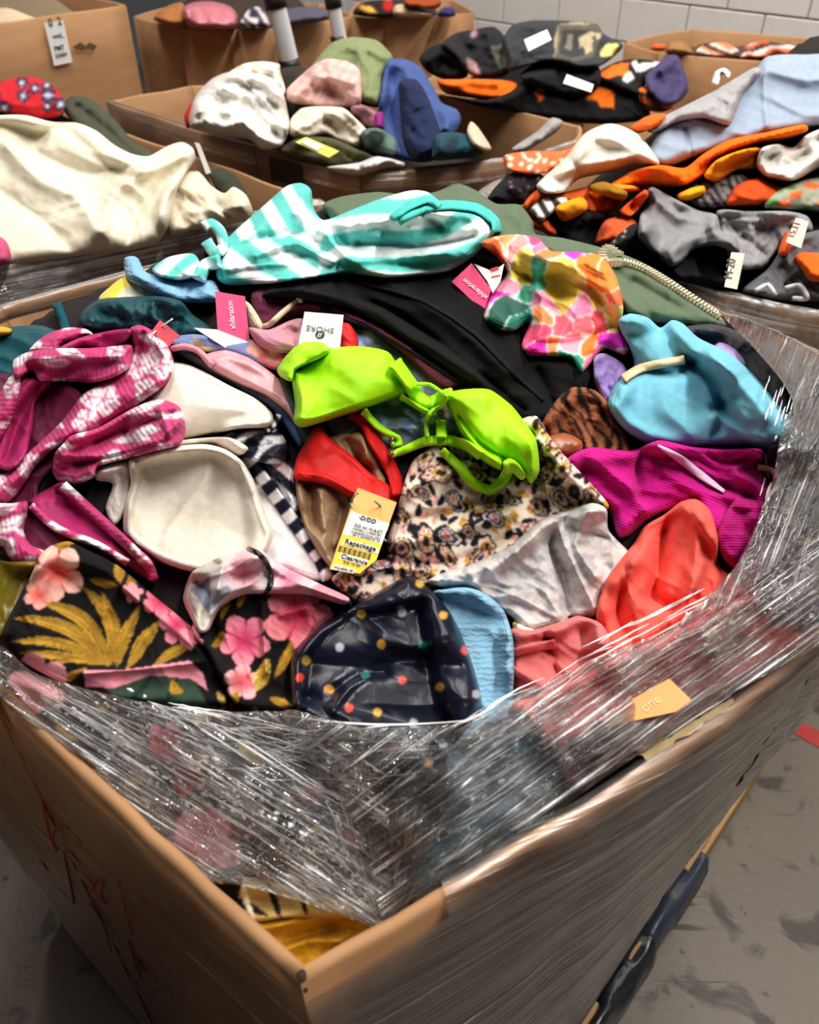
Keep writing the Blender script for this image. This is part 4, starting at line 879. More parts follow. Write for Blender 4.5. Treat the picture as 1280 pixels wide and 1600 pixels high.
# black and gold palm florals
GD = (156, 118, 40)
fo = [('l', 176, 1041, 15, 1004, 9, 16, GD), ('l', 176, 1041, 28, 1021, 8, 4, GD), ('l', 176, 1041, 20, 966, 11, 22, GD), ('l', 176, 1041, 54, 938, 12, 26, GD), ('l', 172, 1041, 126, 915, 13, 26, GD), ('l', 176, 1041, 82, 1037, 6, 8, GD), ('l', 180, 1041, 160, 925, 10, 8, GD), ('l', 184, 1045, 222, 945, 10, -6, GD), ('l', 200, 1050, 254, 970, 11, -6, GD), ('l', 240, 1048, 306, 1008, 9, -8, GD), ('l', 196, 918, 186, 872, 9, 0, GD), ('l', 205, 920, 226, 885, 8, 0, GD), ('l', 140, 905, 190, 920, 7, 0, GD), ('l', 80, 858, 120, 850, 7, 0, GD), ('l', 40, 1075, 140, 1045, 8, 4, GD),
      ('f', 88, 895, 46, 5, .5, (240, 190, 176), (214, 80, 70)), ('f', 60, 930, 24, 5, .2, (236, 160, 150), (210, 84, 70)), ('f', 212, 930, 16, 5, 1, (240, 150, 160), None), ('f', 254, 942, 28, 5, .2, (236, 120, 140), (190, 40, 80)), ('f', 280, 980, 30, 5, .9, (240, 140, 158), (180, 40, 84)), ('f', 300, 1000, 18, 5, .3, (240, 150, 166), None),
      ('p', '168,1078 230,1048 300,1056 330,1110 190,1110', (46, 66, 54)), ('l', 200, 1100, 240, 1055, 5, 0, (30, 44, 36)), ('l', 260, 1100, 280, 1058, 5, 0, (30, 44, 36)), ('p', '134,1050 200,1049 300,1034 320,1055 326,1080 300,1062 236,1056 180,1076 134,1074', (242, 152, 170)),
      ('f', 382, 1000, 42, 5, .4, (238, 140, 160), (190, 40, 90)), ('f', 466, 962, 56, 5, .1, (240, 140, 150), (196, 40, 80)), ('f', 379, 1066, 30, 5, 1.0, (240, 170, 170), (200, 70, 90)), ('l', 345, 970, 360, 920, 7, 0, GD), ('l', 372, 950, 384, 920, 6, 0, GD), ('l', 400, 1080, 420, 1030, 12, 0, (190, 160, 70)), ('l', 430, 1060, 455, 1000, 9, 4, GD), ('l', 330, 1010, 350, 985, 7, 0, GD), ('l', 420, 1090, 460, 1105, 7, 0, GD), ('l', 360, 1105, 372, 1080, 7, 0, GD), ('l', 340, 1080, 356, 1108, 6, 0, (170, 150, 80))]
fo2 = scatter(-40, 1080, 900, 1480, 60, lambda x, y, r: [('l', x, y, x + r.uniform(-70, 70), y + r.uniform(-50, 50), 9, r.uniform(-10, 10), r.choice([GD, GD, (120, 92, 40), (180, 150, 84)]))], 31, 40) + [('f', 315, 1318, 62, 5, .4, (236, 130, 160), (196, 60, 100)), ('f', 262, 1160, 36, 5, .1, (220, 120, 130), (180, 50, 70)), ('f', 490, 1240, 22, 5, .2, (190, 100, 120), None), ('f', 60, 1070, 50, 5, .7, (216, 150, 160), None), ('f', 290, 1220, 26, 5, .3, (214, 120, 130), None), ('f', 560, 1310, 20, 5, .3, (220, 120, 130), None)]
pfl = paint((20, 18, 20), fo + fo2)
MG('olive_camisole', 'olive mustard satin at the left edge beside the black floral', 'clothing', '-40,880 20,878 62,880 40,930 15,975 0,1000 -40,1020', (112, 96, 22), kind='satin')
MG('black_floral_dress', 'black dress with gold palm leaves and pink flowers spread under the film at the front', 'dress', '-60,1010 40,1050 150,1090 300,1090 440,1100 560,1125 660,1160 700,1230 660,1330 600,1400 520,1425 420,1400 330,1375 250,1310 150,1210 60,1130 -20,1070 -60,1050', pat=pfl, step=3, T=.02, w=22, folds=(('300,1150 420,1250 560,1330', 24, .02), ('500,1150 620,1250', 20, -.02), ('200,1200 300,1290 420,1370', 18, -.018)), wr=(25, 60, .012))
MG('black_palm_top', 'black top with gold palm fronds and coral hibiscus, front left of the heap', 'top', '4,992 26,940 48,900 62,868 84,850 108,846 130,856 185,884 240,930 300,980 338,1018 358,1060 352,1100 300,1108 200,1100 100,1068 30,1030', pat=pfl, step=2.2, T=.03, w=24, folds=(('110,850 180,900 290,990 340,1050', 12, .012), ('60,880 100,900 130,930', 8, -.006), ('130,1052 220,1045 310,1035', 7, .010), ('200,900 160,960', 14, .010)), wr=(40, 70, .006))
MG('pink_hibiscus_shorts', 'black shorts with pink hibiscus and pale lining, left of the navy dotted satin', 'shorts', '300,985 318,930 340,905 400,912 470,915 540,930 548,950 500,985 470,1030 462,1080 460,1112 400,1112 368,1100 345,1062 325,1020', pat=pfl, step=2.2, T=.026, w=18, folds=(('330,960 345,1040', 8, -.012), ('410,940 416,1050', 5, .010), ('440,960 480,950', 8, .008)), wr=(70, 44, .006))
t = bpy.data.objects['pink_hibiscus_shorts']
lin_ = paint((212, 204, 202), [('p', '284,930 300,890 345,868 330,900 328,960 312,985 296,962', (196, 190, 178)), ('p', '300,920 330,900 326,960 312,940', (112, 120, 136)), ('p', '330,935 372,905 360,930 332,952', (120, 128, 142)), ('f', 382, 892, 34, 5, .9, (236, 190, 198), (206, 110, 130)), ('f', 455, 905, 36, 5, .2, (240, 190, 200), (226, 120, 150)), ('f', 520, 925, 30, 5, .5, (238, 150, 168), None), ('l', 330, 872, 350, 882, 5, 0, (120, 116, 90))])
MG('folded_lining', None, None, '286,934 300,894 340,872 376,860 404,857 420,868 450,888 500,912 545,934 536,945 480,930 424,928 380,930 345,950 326,985 312,988 298,965', pat=lin_, step=2.2, T=.026, w=16, kind='swim', parent=t, folds=(('300,900 326,930 318,980', 8, -.010), ('350,875 340,920', 9, .010), ('430,885 480,915 540,936', 8, .010), ('400,905 330,960', 7, .007)), wr=(-40, 40, .006))
bd_ = resample(P('389,858 402,864 414,876 421,890 424,906 420,920 413,930'), 5, False); bz = M.pt(bd_[:, 0], bd_[:, 1], .003)
tube('beaded_trim', bz, .0028, plain((20, 20, 22), .3, name='bead'), t)
# navy dotted satin
DOT = [(372, 665, 0), (533, 658, 1), (700, 670, 3), (283, 797, 1), (453, 787, 3), (620, 792, 2), (783, 808, 4), (145, 847, 0), (380, 903, 2), (532, 927, 4), (683, 955, 0), (240, 963, 3), (123, 918, 4), (322, 1040, 4), (436, 1058, 0), (577, 1100, 1), (832, 985, 1), (605, 540, 0), (260, 1145, 2), (700, 1190, 1), (480, 1210, 4), (640, 1260, 3), (390, 1230, 2), (560, 1310, 0)]
DC = [(206, 160, 60), (186, 186, 194), (40, 116, 110), (226, 160, 70), (222, 70, 50)]
pdot = paint((16, 20, 38), [('d', 420 + a / 2.56, 700 + b / 2.56, 7.2, DC[k]) for a, b, k in DOT])
MG('dotted_satin_scarf', 'navy satin with gold, grey, red and teal dots at the front middle', 'scarf', '635,900 655,908 674,922 706,960 732,1018 752,1088 748,1130 742,1200 720,1260 660,1300 600,1290 540,1230 498,1160 462,1112 452,1064 460,1016 498,980 536,958 580,930', pat=pdot, kind='satin', step=2.1, T=.03, w=22, puff=.02, pr=80, folds=(('470,1035 560,1042 640,1032 720,1044', 20, -.009), ('520,1080 560,1055 600,1050', 10, -.007), ('600,1000 640,1010 700,990', 16, .006), ('520,1110 545,1075 570,1060', 7, .006), ('480,1090 530,1130', 9, -.005)), wr=(-12, 70, .0022), hem=False)
MG('powder_blue_knit', 'powder blue crinkled cloth under the film near the front corner', 'top', '700,1180 760,1110 805,1095 860,1150 876,1200 868,1250 800,1312 730,1365 660,1405 620,1400 640,1330 700,1260', (130, 168, 190), kind='terry', T=.02, wr=(-40, 40, .01))
MG('coral_jersey', 'coral pink jersey pressed under the film along the right rim', 'clothing', '800,1100 860,1080 960,1030 1080,975 1160,935 1240,905 1290,940 1280,1000 1140,1080 1010,1165 900,1235 872,1180 830,1140', (230, 108, 104), T=.02, wr=(-35, 50, .012), folds=(('880,1160 980,1110 1120,1040', 12, .014), ('900,1200 1000,1150', 10, -.012)))
MG('navy_cuff', 'dark navy cloth strip under the film below the orange card', 'clothing', '888,1175 930,1130 1000,1120 1060,1105 1030,1130 960,1165 910,1215', (40, 36, 52), T=.01)
MG('berry_print_cloth', 'dark berry cloth behind film at the far right rim', 'clothing', '1180,900 1240,860 1330,850 1330,960 1270,975 1200,960', (70, 44, 56), T=.014)
MG('cream_label_cloth', 'small beige cloth under film near the coral shirt', 'clothing', '1100,1000 1140,976 1156,1006 1118,1030', (190, 160, 130), T=.008)
MG('yellow_tee', 'mustard yellow tee tucked into the front corner of the bin', 'shirt', '372,1418 410,1424 470,1416 540,1418 590,1440 592,1458 530,1496 468,1534 430,1500 396,1460', (196, 146, 34), T=.02, w=16, folds=(('400,1450 470,1440 540,1425', 10, .012), ('430,1490 480,1470 530,1470', 10, .014), ('450,1470 520,1450', 8, -.012)), wr=(-20, 36, .008))
MG('zebra_cloth', 'cream and black streaked cloth above the mustard tee', 'clothing', '300,1356 340,1368 400,1372 470,1390 540,1404 580,1430 540,1434 450,1434 392,1440 350,1410', pat=paint((190, 160, 96), [('l', 350, 1400, 420, 1432, 7, 0, (24, 20, 20)), ('l', 380, 1374, 400, 1440, 5, 4, (236, 220, 180)), ('l', 420, 1380, 440, 1436, 5, 0, (28, 24, 20)), ('l', 470, 1392, 480, 1430, 4, 0, (24, 22, 20)), ('l', 500, 1400, 540, 1430, 5, 0, (232, 214, 160)), ('p', '300,1356 380,1372 370,1420 340,1400', (18, 16, 18))]), step=2.5, T=.012)
# neon bra on top
LM = (168, 236, 6)
t = MG('neon_bikini_top', 'neon lime padded bikini top lying on top in the centre', 'swimwear', '455,580 467,574 490,556 514,544 564,541 605,549 620,568 638,594 641,612 598,629 541,648 490,664 470,668 459,659 461,631', LM, kind='swim', T=.024, w=13, puff=.035, pr=55, drape=6, folds=(('464,650 480,656 540,640 600,622 636,606', 3, .004), ('462,585 472,620 468,655', 3, .004)), wr=(-15, 70, .003))
MG('twisted_strap', None, None, '433,577 447,556 474,530 495,527 516,546 500,560 480,569 462,578 455,596 438,588', LM, kind='swim', T=.03, w=12, parent=t, folds=(('440,575 470,550 500,540', 5, .008), ('450,585 480,562', 4, -.006), ('470,535 500,545', 4, -.005)))
MG('right_cup', None, None, '694,616 719,609 752,607 770,611 800,634 821,661 838,688 843,735 830,756 818,742 792,722 783,736 752,719 726,689 709,655 701,630', LM, kind='swim', T=.026, w=12, puff=.045, pr=50, drape=6, parent=t, folds=(('703,632 728,676 756,708 784,726', 2.6, .010), ('716,650 750,692 785,714', 5, -.012), ('830,690 833,748', 3, .004)), wr=(40, 70, .003))
strap(M, 'bridge', '616,566 640,598 654,622 674,630 694,618 708,614', [24, 22, 24, 22, 16], LM, parent=t, kind='swim', T=.016, lift=.004)
strap(M, 'thin_strap', '650,600 672,601 690,613', 6, LM, parent=t, kind='swim', lift=.008)
strap(M, 'shoulder_strap', '568,642 588,664 608,678 622,686 624,694 612,692', 12, LM, parent=t, kind='swim', lift=.004)
strap(M, 'shoulder_strap', '612,710 632,703 665,690 700,688 730,697 752,712', [10, 15, 17, 16], LM, parent=t, kind='swim', lift=.006)
strap(M, 'shoulder_strap', '690,704 719,730 739,754 766,766 786,750 798,728', [13, 16, 16, 17], LM, parent=t, kind='swim', lift=.004)
strap(M, 'side_tie', '626,620 660,640 684,652', 9, LM, parent=t, kind='swim', lift=.004)
strap(M, 'side_tie', '690,656 690,684', 17, LM, parent=t, kind='swim', lift=.008)
strap(M, 'side_tie', '668,684 666,658 676,642 694,632 697,614', 7, LM, parent=t, kind='swim', lift=.006)
MG('cup_tab', None, None, '786,722 798,716 812,726 822,744 814,750 800,738 790,740', LM, kind='swim', T=.008, parent=t, step=3)
steel = plain((200, 200, 204), 0.25, 1.0, .03, name='steel')
for u_, v_ in ((613, 690), (612, 706), (684, 651)):
    a_ = np.linspace(0, 2 * math.pi, 15)[:-1]; tube('metal_ring', M.pt(u_ + 4.5 * np.cos(a_), v_ + 4.5 * np.sin(a_), .006), .0010, steel, t, True)
# tags
cd = card(M, 'hang_tag', 'tall pink hang tag with white lettering, upright left of the joggers', 'tag', '336,455 383,463 392,552 342,543', (222, 26, 104)); text(cd, 'xhilaration', (368, 514), (363, 470), (250, 220, 236), bold=.005)
panel(cd, 'tag_hole', '384,540 388,541 388,545 384,545', (240, 230, 235))
cd0 = card(M, 'paper_tag', 'white paper label lying under the tall pink hang tag', 'tag', '303,512 340,515 398,538 392,548 355,545', (236, 230, 228), lift=-.004)
cd = card(M, 'hang_tag', 'white hang tag with grey upside down letters behind the neon bra', 'tag', '476,487 537,492 531,544 466,541', (232, 232, 230)); text(cd, 'SHORE', (523, 513), (480, 508), (120, 120, 118))
a_ = np.linspace(0, 2 * np.pi, 25)[:-1]; panel(cd, 'logo_disc', np.stack([499 + 7.5 * np.cos(a_), 522 + 6 * np.sin(a_)], 1) if False else ' '.join('%.2f,%.2f' % (500 + 7.5 * c, 523 + 6.5 * s) for c, s in zip(np.cos(a_), np.sin(a_))), (24, 24, 26))
text(cd, '//', (503, 520.5), (496, 520), (235, 235, 235), .0016, bold=.02)
cd = card(M, 'hang_tag', 'crimson hang tag pinned above the hawaiian print top', 'tag', '238,516 250,500 281,524 262,543 243,528', (196, 16, 50)); cord(M, 'tag_pin', '238,522 250,512 270,498', .0009, (240, 230, 230), cd['root'], lift=.02)
cd = card(M, 'hang_tag', 'tilted pink hang tag with white lettering beside the tropical shirt', 'tag', '706,440 737,411 768,452 756,487', (206, 28, 96), lift=.012); text(cd, 'xhilaration', (763, 464), (727, 435), (246, 214, 230), bold=.005)
cd = card(M, 'paper_tag', 'white paper label between tilted pink tag and tropical shirt', 'tag', '741,412 770,424 788,412 782,440 770,458 762,440', (232, 226, 226), lift=.010); panel(cd, 'red_mark', '766,420 778,416 780,421 768,425', (206, 40, 60)); panel(cd, 'red_mark', '768,432 782,429 782,431 768,434', (206, 40, 60))
cd = card(M, 'price_tag', 'orange and yellow price tag with barcode on the red bikini', 'tag', '559,762 620,785 588,874 563,896 515,889', (244, 178, 92), lift=.016)
wp = panel(cd, 'white_band', '549,799 608,818 597,850 536,834', (240, 238, 232)); yb = panel(cd, 'yellow_band', '536,834 597,850 588,875 562,896 516,889', (248, 206, 30))
text(cd, 'D/DD', (563, 811), (586, 818), (30, 30, 30), .0015, bold=.015, parent=wp)
for i, s in enumerate(('DD HI WAIST', 'WAVERLY 2 PIECE SET', 'CLEARANCE NS ALL SALE', '1 OF 5 SHORE 03 32')):
    text(cd, s, (553 - i * 2.3, 822 + i * 4.4), (597 - i * 1.6, 834 + i * 4.2), (90, 90, 90), .0015, parent=wp)
w2_ = panel(cd, 'label_strip', '540,842 592,856 589,865 536,850', (244, 240, 226), .0012, parent=yb); text(cd, 'Repackage', (538, 848.5), (586, 861), (30, 30, 30), .0019, bold=.012, parent=yb)
for i in range(20):
    f0 = i / 20; f1 = f0 + (0.022 if i % 3 else 0.04); A0, A1, B0, B1 = np.array([531, 852.]), np.array([582, 866.]), np.array([528, 861.]), np.array([579, 875.])
    q = [A0 + (A1 - A0) * f0, A0 + (A1 - A0) * f1, B0 + (B1 - B0) * f1, B0 + (B1 - B0) * f0]; panel(cd, 'bar', ' '.join('%.2f,%.2f' % tuple(p) for p in q), (30, 28, 20), .0012, parent=yb)
panel(cd, 'label_strip', '533,864 576,876 572,885 530,873', (244, 240, 226), .0012, parent=yb); text(cd, 'Clearance', (532, 871), (573, 882.5), (30, 30, 30), .0019, bold=.012, parent=yb)
text(cd, '236 10 00', (536, 879), (562, 886), (120, 90, 20), .0015, parent=yb); panel(cd, 'label_strip', '522,881 556,890 552,896 518,889', (240, 236, 226), .0012, parent=yb); text(cd, 'WardDbl 00', (521, 887), (551, 894), (60, 60, 60), .0019, parent=yb)
cord(M, 'tag_string', '586,783 600,796 608,812 604,830', .0012, (150, 170, 160), cd['root'], lift=.022); cord(M, 'tag_string', '556,772 548,786 556,802 580,826 604,846', .0012, (150, 170, 160), cd['root'], lift=.022)
cd = card(M, 'orange_card', 'orange card with faint white writing caught under the film on the right', 'card', '934,1138 985,1094 1046,1060 1081,1094 1056,1112 1000,1124', (236, 156, 78), lift=.020, up=.66)
text(cd, 'one', (1008, 1114), (1034, 1096), (244, 200, 150), .0004)
# clear film stretched over the front of the heap
def film_patch(name, ol, th, lift, seed, amp=.006, step=3.4, curv=None, lam=9):
    c, s = math.cos(math.radians(th)), math.sin(math.radians(th))
    def rel(u, v, d):
        if curv is None: a = u * c + v * s; b = -u * s + v * c
        else: a, b = curv(u, v)
        b = b + 10 * vnoise(a / 160, b / 60, seed + 9)
        n1 = (1 - np.abs(2 * vnoise(a / 260, b / (lam * 2.6), seed) - 1))**2; n2 = (1 - np.abs(2 * vnoise(a / 120, b / lam, seed + 1) - 1))**2; n3 = vnoise(a / 26, b / 16, seed + 2)
        n4 = vnoise(u / 22, v / 22, seed + 4)
        return amp * (1.2 * n1 + 0.6 * n2 + 0.5 * n3 * vnoise(u / 60, v / 60, 6) + .5 * n4)
    return garment(M, name, None, None, ol, None, T=.003, w=8, wr=None, step=step, mat=FILM_TOP, parent=WRAP, lift=lift, drape=9, fill=False, update=False, hem=False, relief=rel, grain=th)
def fan(cx, cy):
    def f(u, v): 
        d = np.hypot(u - cx, v - cy); return d, np.arctan2(v - cy, u - cx) * 420
    return f
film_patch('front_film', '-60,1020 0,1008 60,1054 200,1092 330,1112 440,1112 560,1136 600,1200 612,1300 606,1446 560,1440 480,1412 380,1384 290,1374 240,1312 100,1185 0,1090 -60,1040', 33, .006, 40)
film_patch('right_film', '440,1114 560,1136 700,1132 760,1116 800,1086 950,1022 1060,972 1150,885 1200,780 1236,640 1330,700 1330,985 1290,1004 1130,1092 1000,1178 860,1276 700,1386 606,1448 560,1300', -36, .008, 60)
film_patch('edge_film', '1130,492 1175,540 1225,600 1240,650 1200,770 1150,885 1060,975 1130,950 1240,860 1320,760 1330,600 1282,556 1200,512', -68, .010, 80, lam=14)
# film creases and strands, modelled as white tubes to stand in for glints
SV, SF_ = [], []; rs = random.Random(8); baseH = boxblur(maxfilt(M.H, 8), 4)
def glint_strand(x0, y0, x1, y1, bow, r):
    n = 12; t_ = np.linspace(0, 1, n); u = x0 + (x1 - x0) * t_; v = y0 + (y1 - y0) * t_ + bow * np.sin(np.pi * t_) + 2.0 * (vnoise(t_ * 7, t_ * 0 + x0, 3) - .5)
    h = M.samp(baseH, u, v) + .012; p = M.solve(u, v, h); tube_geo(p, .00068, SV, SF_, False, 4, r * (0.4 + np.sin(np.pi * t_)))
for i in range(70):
    f = rs.random(); g0, g1 = sorted((rs.random(), rs.random())); a0 = np.array([20 + 330 * f, 1100 - 10 * f + 20 * f]); b0 = np.array([590 - 10 * f, 1440 - 290 * f]); a0 = np.array([0 + 250 * f, 1075 + 20 * f]); p = a0 + (b0 - a0) * g0; q = a0 + (b0 - a0) * min(1, g0 + .25); glint_strand(*p, *q, rs.uniform(-6, 6), rs.uniform(.5, 1.1))
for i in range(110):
    f = rs.random(); g0 = rs.random() * .8; a0 = np.array([606, 1440 - 280 * f]); b0 = np.array([1270 - 130 * f, 1005 - 110 * f]); p = a0 + (b0 - a0) * g0; q = a0 + (b0 - a0) * (g0 + .16); glint_strand(*p, *q, rs.uniform(-5, 5), rs.uniform(.5, 1.1))
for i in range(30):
    x = rs.uniform(330, 620); y = rs.uniform(1130, 1230); glint_strand(x, y, x + rs.uniform(60, 150), y + rs.uniform(-14, 8), rs.uniform(-4, 4), rs.uniform(.4, .9))
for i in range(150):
    a_ = math.radians(rs.choice((rs.uniform(205, 262), rs.uniform(268, 322)))); d0 = rs.uniform(4, 170); x, y = 606 + d0 * math.cos(a_), 1442 + d0 * math.sin(a_); ln = rs.uniform(12, 50); glint_strand(x, y, x + ln * math.cos(a_), y + ln * math.sin(a_), rs.uniform(-4, 4), rs.uniform(.5, 1.2))
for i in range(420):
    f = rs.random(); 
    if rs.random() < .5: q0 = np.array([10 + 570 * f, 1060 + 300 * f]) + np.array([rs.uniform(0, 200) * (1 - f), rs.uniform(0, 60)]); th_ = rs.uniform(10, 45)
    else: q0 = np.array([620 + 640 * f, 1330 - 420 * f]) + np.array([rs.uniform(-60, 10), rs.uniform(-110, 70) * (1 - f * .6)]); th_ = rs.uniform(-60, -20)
    ln = rs.uniform(3, 12); glint_strand(*q0, q0[0] + ln * math.cos(math.radians(th_)), q0[1] + ln * math.sin(math.radians(th_)), rs.uniform(-2, 2), rs.uniform(1.0, 2.2))
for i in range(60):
    x, y = rs.uniform(1195, 1275), rs.uniform(580, 880); ln = rs.uniform(8, 40); glint_strand(x, y, x - ln * .3, y + ln, rs.uniform(-3, 3), rs.uniform(.6, 1.4))
glint_strand(440, 1116, 756, 1122, 14, 1.4)
so = link_mesh('film_glint_strands', SV, SF_, plain((252, 252, 252), 0.3, grain=.02, name='glint_strand'), WRAP); so['kind'] = 'stuff'
# ================================================================== THE OTHER BINS
def S_plane(z0, k, y0, zmax):
    return lambda x, y: np.minimum(z0 + k * np.maximum(y - y0, -0.4), zmax)
# left bin: cream clothes
SL = S_plane(1.07, .30, 1.62, 1.30); L_ = Heap(SL, .5)
LG = lambda *a, **k: garment(L_, *a, **{**dict(T=.03, w=16, wr=[(40, 44, .016), (5, 18, .010)]), **k})
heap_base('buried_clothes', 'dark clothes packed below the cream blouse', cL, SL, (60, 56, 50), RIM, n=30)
LG('olive_trousers', 'olive cotton trousers leg behind the cream blouse', 'trousers', '98,168 108,152 128,150 150,160 180,188 210,222 238,240 230,262 200,262 160,230 120,200', (70, 72, 58), folds=(('120,165 170,205 215,245', 8, -.02),))
LG('red_bandana', 'red and navy bandana print cloth at the upper left', 'clothing', '-40,140 0,128 30,120 58,122 84,134 100,156 98,180 60,192 0,180 -40,190', pat=paint((196, 34, 44), scatter(-40, 115, 110, 200, 22, lambda x, y, r: [('f', x, y, r.uniform(7, 13), 6, r.random(), (40, 34, 60), (230, 220, 230)), ('d', x, y, 2.4, (226, 216, 226))], 4, 15)), step=3, puff=.04, pr=30)
LG('dark_olive_sleeve', 'dark olive sleeve at the right side of the cream clothes', 'clothing', '326,272 345,262 368,275 390,310 385,330 350,310', (52, 56, 46))
LG('cream_cardigan', 'bunched cream knit cardigan right of the cream blouse', 'cardigan', '262,300 285,272 310,268 330,290 350,302 365,292 385,305 395,330 385,345 340,352 300,360 268,366 255,340', (216, 206, 182), folds=(('280,290 320,310 345,340', 8, .03), ('300,330 340,330 385,320', 7, .03), ('275,320 290,350', 6, -.02)), wr=(30, 20, .02))
LG('cream_blouse', 'large cream gauze blouse filling the bin at the left', 'blouse', '-60,188 0,180 40,180 80,190 120,192 150,204 178,226 205,240 232,244 262,228 285,222 302,232 305,250 292,268 276,300 268,340 250,376 210,390 150,396 60,410 0,420 -60,425', (228, 219, 198), T=.05, w=26, step=3.4, folds=(('60,190 120,230 190,250', 14, .03), ('10,230 60,280 120,310 150,360', 16, .035), ('160,360 180,300 250,260 300,240', 12, .04), ('200,380 220,320 280,260', 8, -.03), ('60,240 130,270 200,260', 10, -.03), ('0,300 60,340 110,390', 14, -.03), ('240,370 260,310 285,270', 7, .02)), wr=(35, 50, .02))
LG('pink_lace', 'scrap of pink printed cloth at the left edge of the cream blouse', 'clothing', '-40,372 0,370 14,385 14,412 -40,420', (190, 80, 120), T=.03)
card(L_, 'paper_tag', 'white paper tag sticking up from the cream clothes', 'tag', '304,222 312,224 330,270 322,272', (220, 216, 210), lift=.03, up=.2)
# middle bin
S2 = S_plane(1.06, .30, 2.12, 1.36); B2 = Heap(S2, .42)
BG = lambda *a, **k: garment(B2, *a, **{**dict(T=.035, w=14, wr=[(40, 24, .024), (-35, 13, .014)], step=3.4), **k})
heap_base('buried_clothes', 'dark clothes packed low in the bin of white and blue clothes', c2, lambda x, y: .92 + .32 * np.exp(-((x + .38)**2 + (y - 2.45)**2) / .09), (52, 46, 44), RIM, n=30)
BG('red_shirt', 'sliver of red cloth left of the white blouse', 'clothing', '288,180 300,160 312,170 305,195 292,200', (190, 36, 30))
BG('olive_green_blouse', 'sage green crumpled blouse at the top of the middle bin', 'blouse', '486,108 500,86 520,66 550,58 586,62 604,76 614,92 600,120 602,150 590,168 560,160 530,130 500,122', (126, 136, 96), folds=(('500,100 550,70 595,90', 8, .04), ('560,80 580,120 575,155', 8, .04)))
BG('denim_blue_shirt', 'royal and denim blue shirt hanging at the right of the middle bin', 'shirt', '604,98 630,92 656,104 676,134 690,160 715,172 720,190 706,214 690,215 690,245 660,254 620,246 598,225 590,190 594,150', (64, 84, 138), folds=(('630,100 650,150 670,220', 10, .05), ('610,120 610,190 640,240', 10, -.05), ('680,160 700,190 690,215', 8, .04)), wr=(75, 36, .03))
BG('navy_sleeve', 'dark navy sleeve lying over the blue shirt', 'clothing', '624,128 650,124 668,150 690,210 690,240 650,252 630,220 625,170', (28, 38, 70))
BG('teal_cloth', 'dark teal folded cloth at the lower right of the middle bin', 'clothing', '680,212 705,206 735,212 756,232 748,244 700,250 676,248', (30, 66, 78), puff=.04, pr=30)
BG('beige_card', 'beige collar standing in the right of the middle bin', 'clothing', '730,205 736,190 748,200 768,232 755,236 738,226', (204, 180, 156), T=.03)
BG('pink_blouse', 'dusty pink crinkled blouse beside the white blouse', 'blouse', '448,140 470,118 492,100 512,92 544,96 562,110 566,140 560,168 520,170 480,166 450,160', (206, 160, 152), folds=(('460,150 500,120 550,130', 8, .05), ('500,100 520,150', 8, -.04)), wr=(60, 22, .03), pat=plaid((214, 172, 164), [(20, 14, .4, (196, 146, 142)), (-60, 16, .3, (230, 200, 196))]), step=3)
BG('mauve_top', 'mauve printed cloth under the pink blouse', 'clothing', '548,168 566,164 590,176 598,195 580,202 556,190', (150, 104, 112))
BG('purple_strap', 'purple strap of cloth beside the blue shirt', 'clothing', '586,178 598,176 600,200 586,202', (140, 40, 120), T=.04)
BG('ivory_dress', 'ivory satin dress in the middle of the white and blue bin', 'dress', '452,190 470,170 500,166 535,168 556,185 574,205 570,228 548,232 510,212 470,220 452,212', (226, 214, 196), folds=(('460,200 520,180 560,210', 9, .05), ('500,175 530,210', 8, -.04)))
BG('green_print_cloth', 'grey green cloth below the navy sleeve', 'clothing', '566,205 590,200 616,215 620,240 590,245 570,232', (92, 112, 104))
BG('olive_tee', 'dark olive tee with a yellow tag at the front of the middle bin', 'shirt', '434,236 452,222 480,214 520,216 556,232 585,245 586,258 540,262 490,254 450,244', (80, 78, 54), T=.03)
BG('patterned_scarf', 'small white and peach scarf over the white blouse', 'scarf', '352,118 380,100 410,96 436,100 438,112 446,140 440,152 425,138 420,122 380,122', pat=paint((226, 214, 204), scatter(350, 90, 450, 155, 12, lambda x, y, r: [('d', x, y, 6, r.choice([(226, 160, 140), (140, 150, 170), (236, 190, 170)]))], 3, 12)), step=3, T=.04)
BG('white_blouse', 'white satin blouse bunched at the left of the middle bin', 'blouse', '296,180 306,150 330,124 360,112 400,114 425,122 440,140 448,165 452,200 440,228 410,234 390,218 360,214 320,206 298,200', (232, 228, 222), T=.07, w=18, kind='satin', folds=(('330,130 380,150 430,150', 9, .05), ('320,170 370,180 420,200', 9, .05), ('390,130 400,180 440,215', 9, -.05), ('350,200 380,190 400,215', 7, .05), ('310,185 350,160', 7, -.04)), wr=(45, 24, .05))
cd = card(B2, 'price_tag', 'yellow and white price tag on the dark olive tee', 'tag', '462,222 478,214 530,236 514,246', (236, 222, 70), lift=.04); panel(cd, 'white_band', '470,222 480,217 506,229 496,235', (236, 234, 226), .003)
BG('silver_film', 'crumpled silvery film at the near corner of the middle bin', 'film', '510,262 560,254 590,244 632,254 630,262 590,268 560,276', (214, 210, 210), kind='satin', T=.03, wr=(10, 10, .03))
BG('grey_strip', 'grey fluff and cloth at the right corner of the middle bin', 'clothing', '800,232 840,205 862,184 880,190 870,206 840,226 812,240', (150, 146, 144), T=.03)
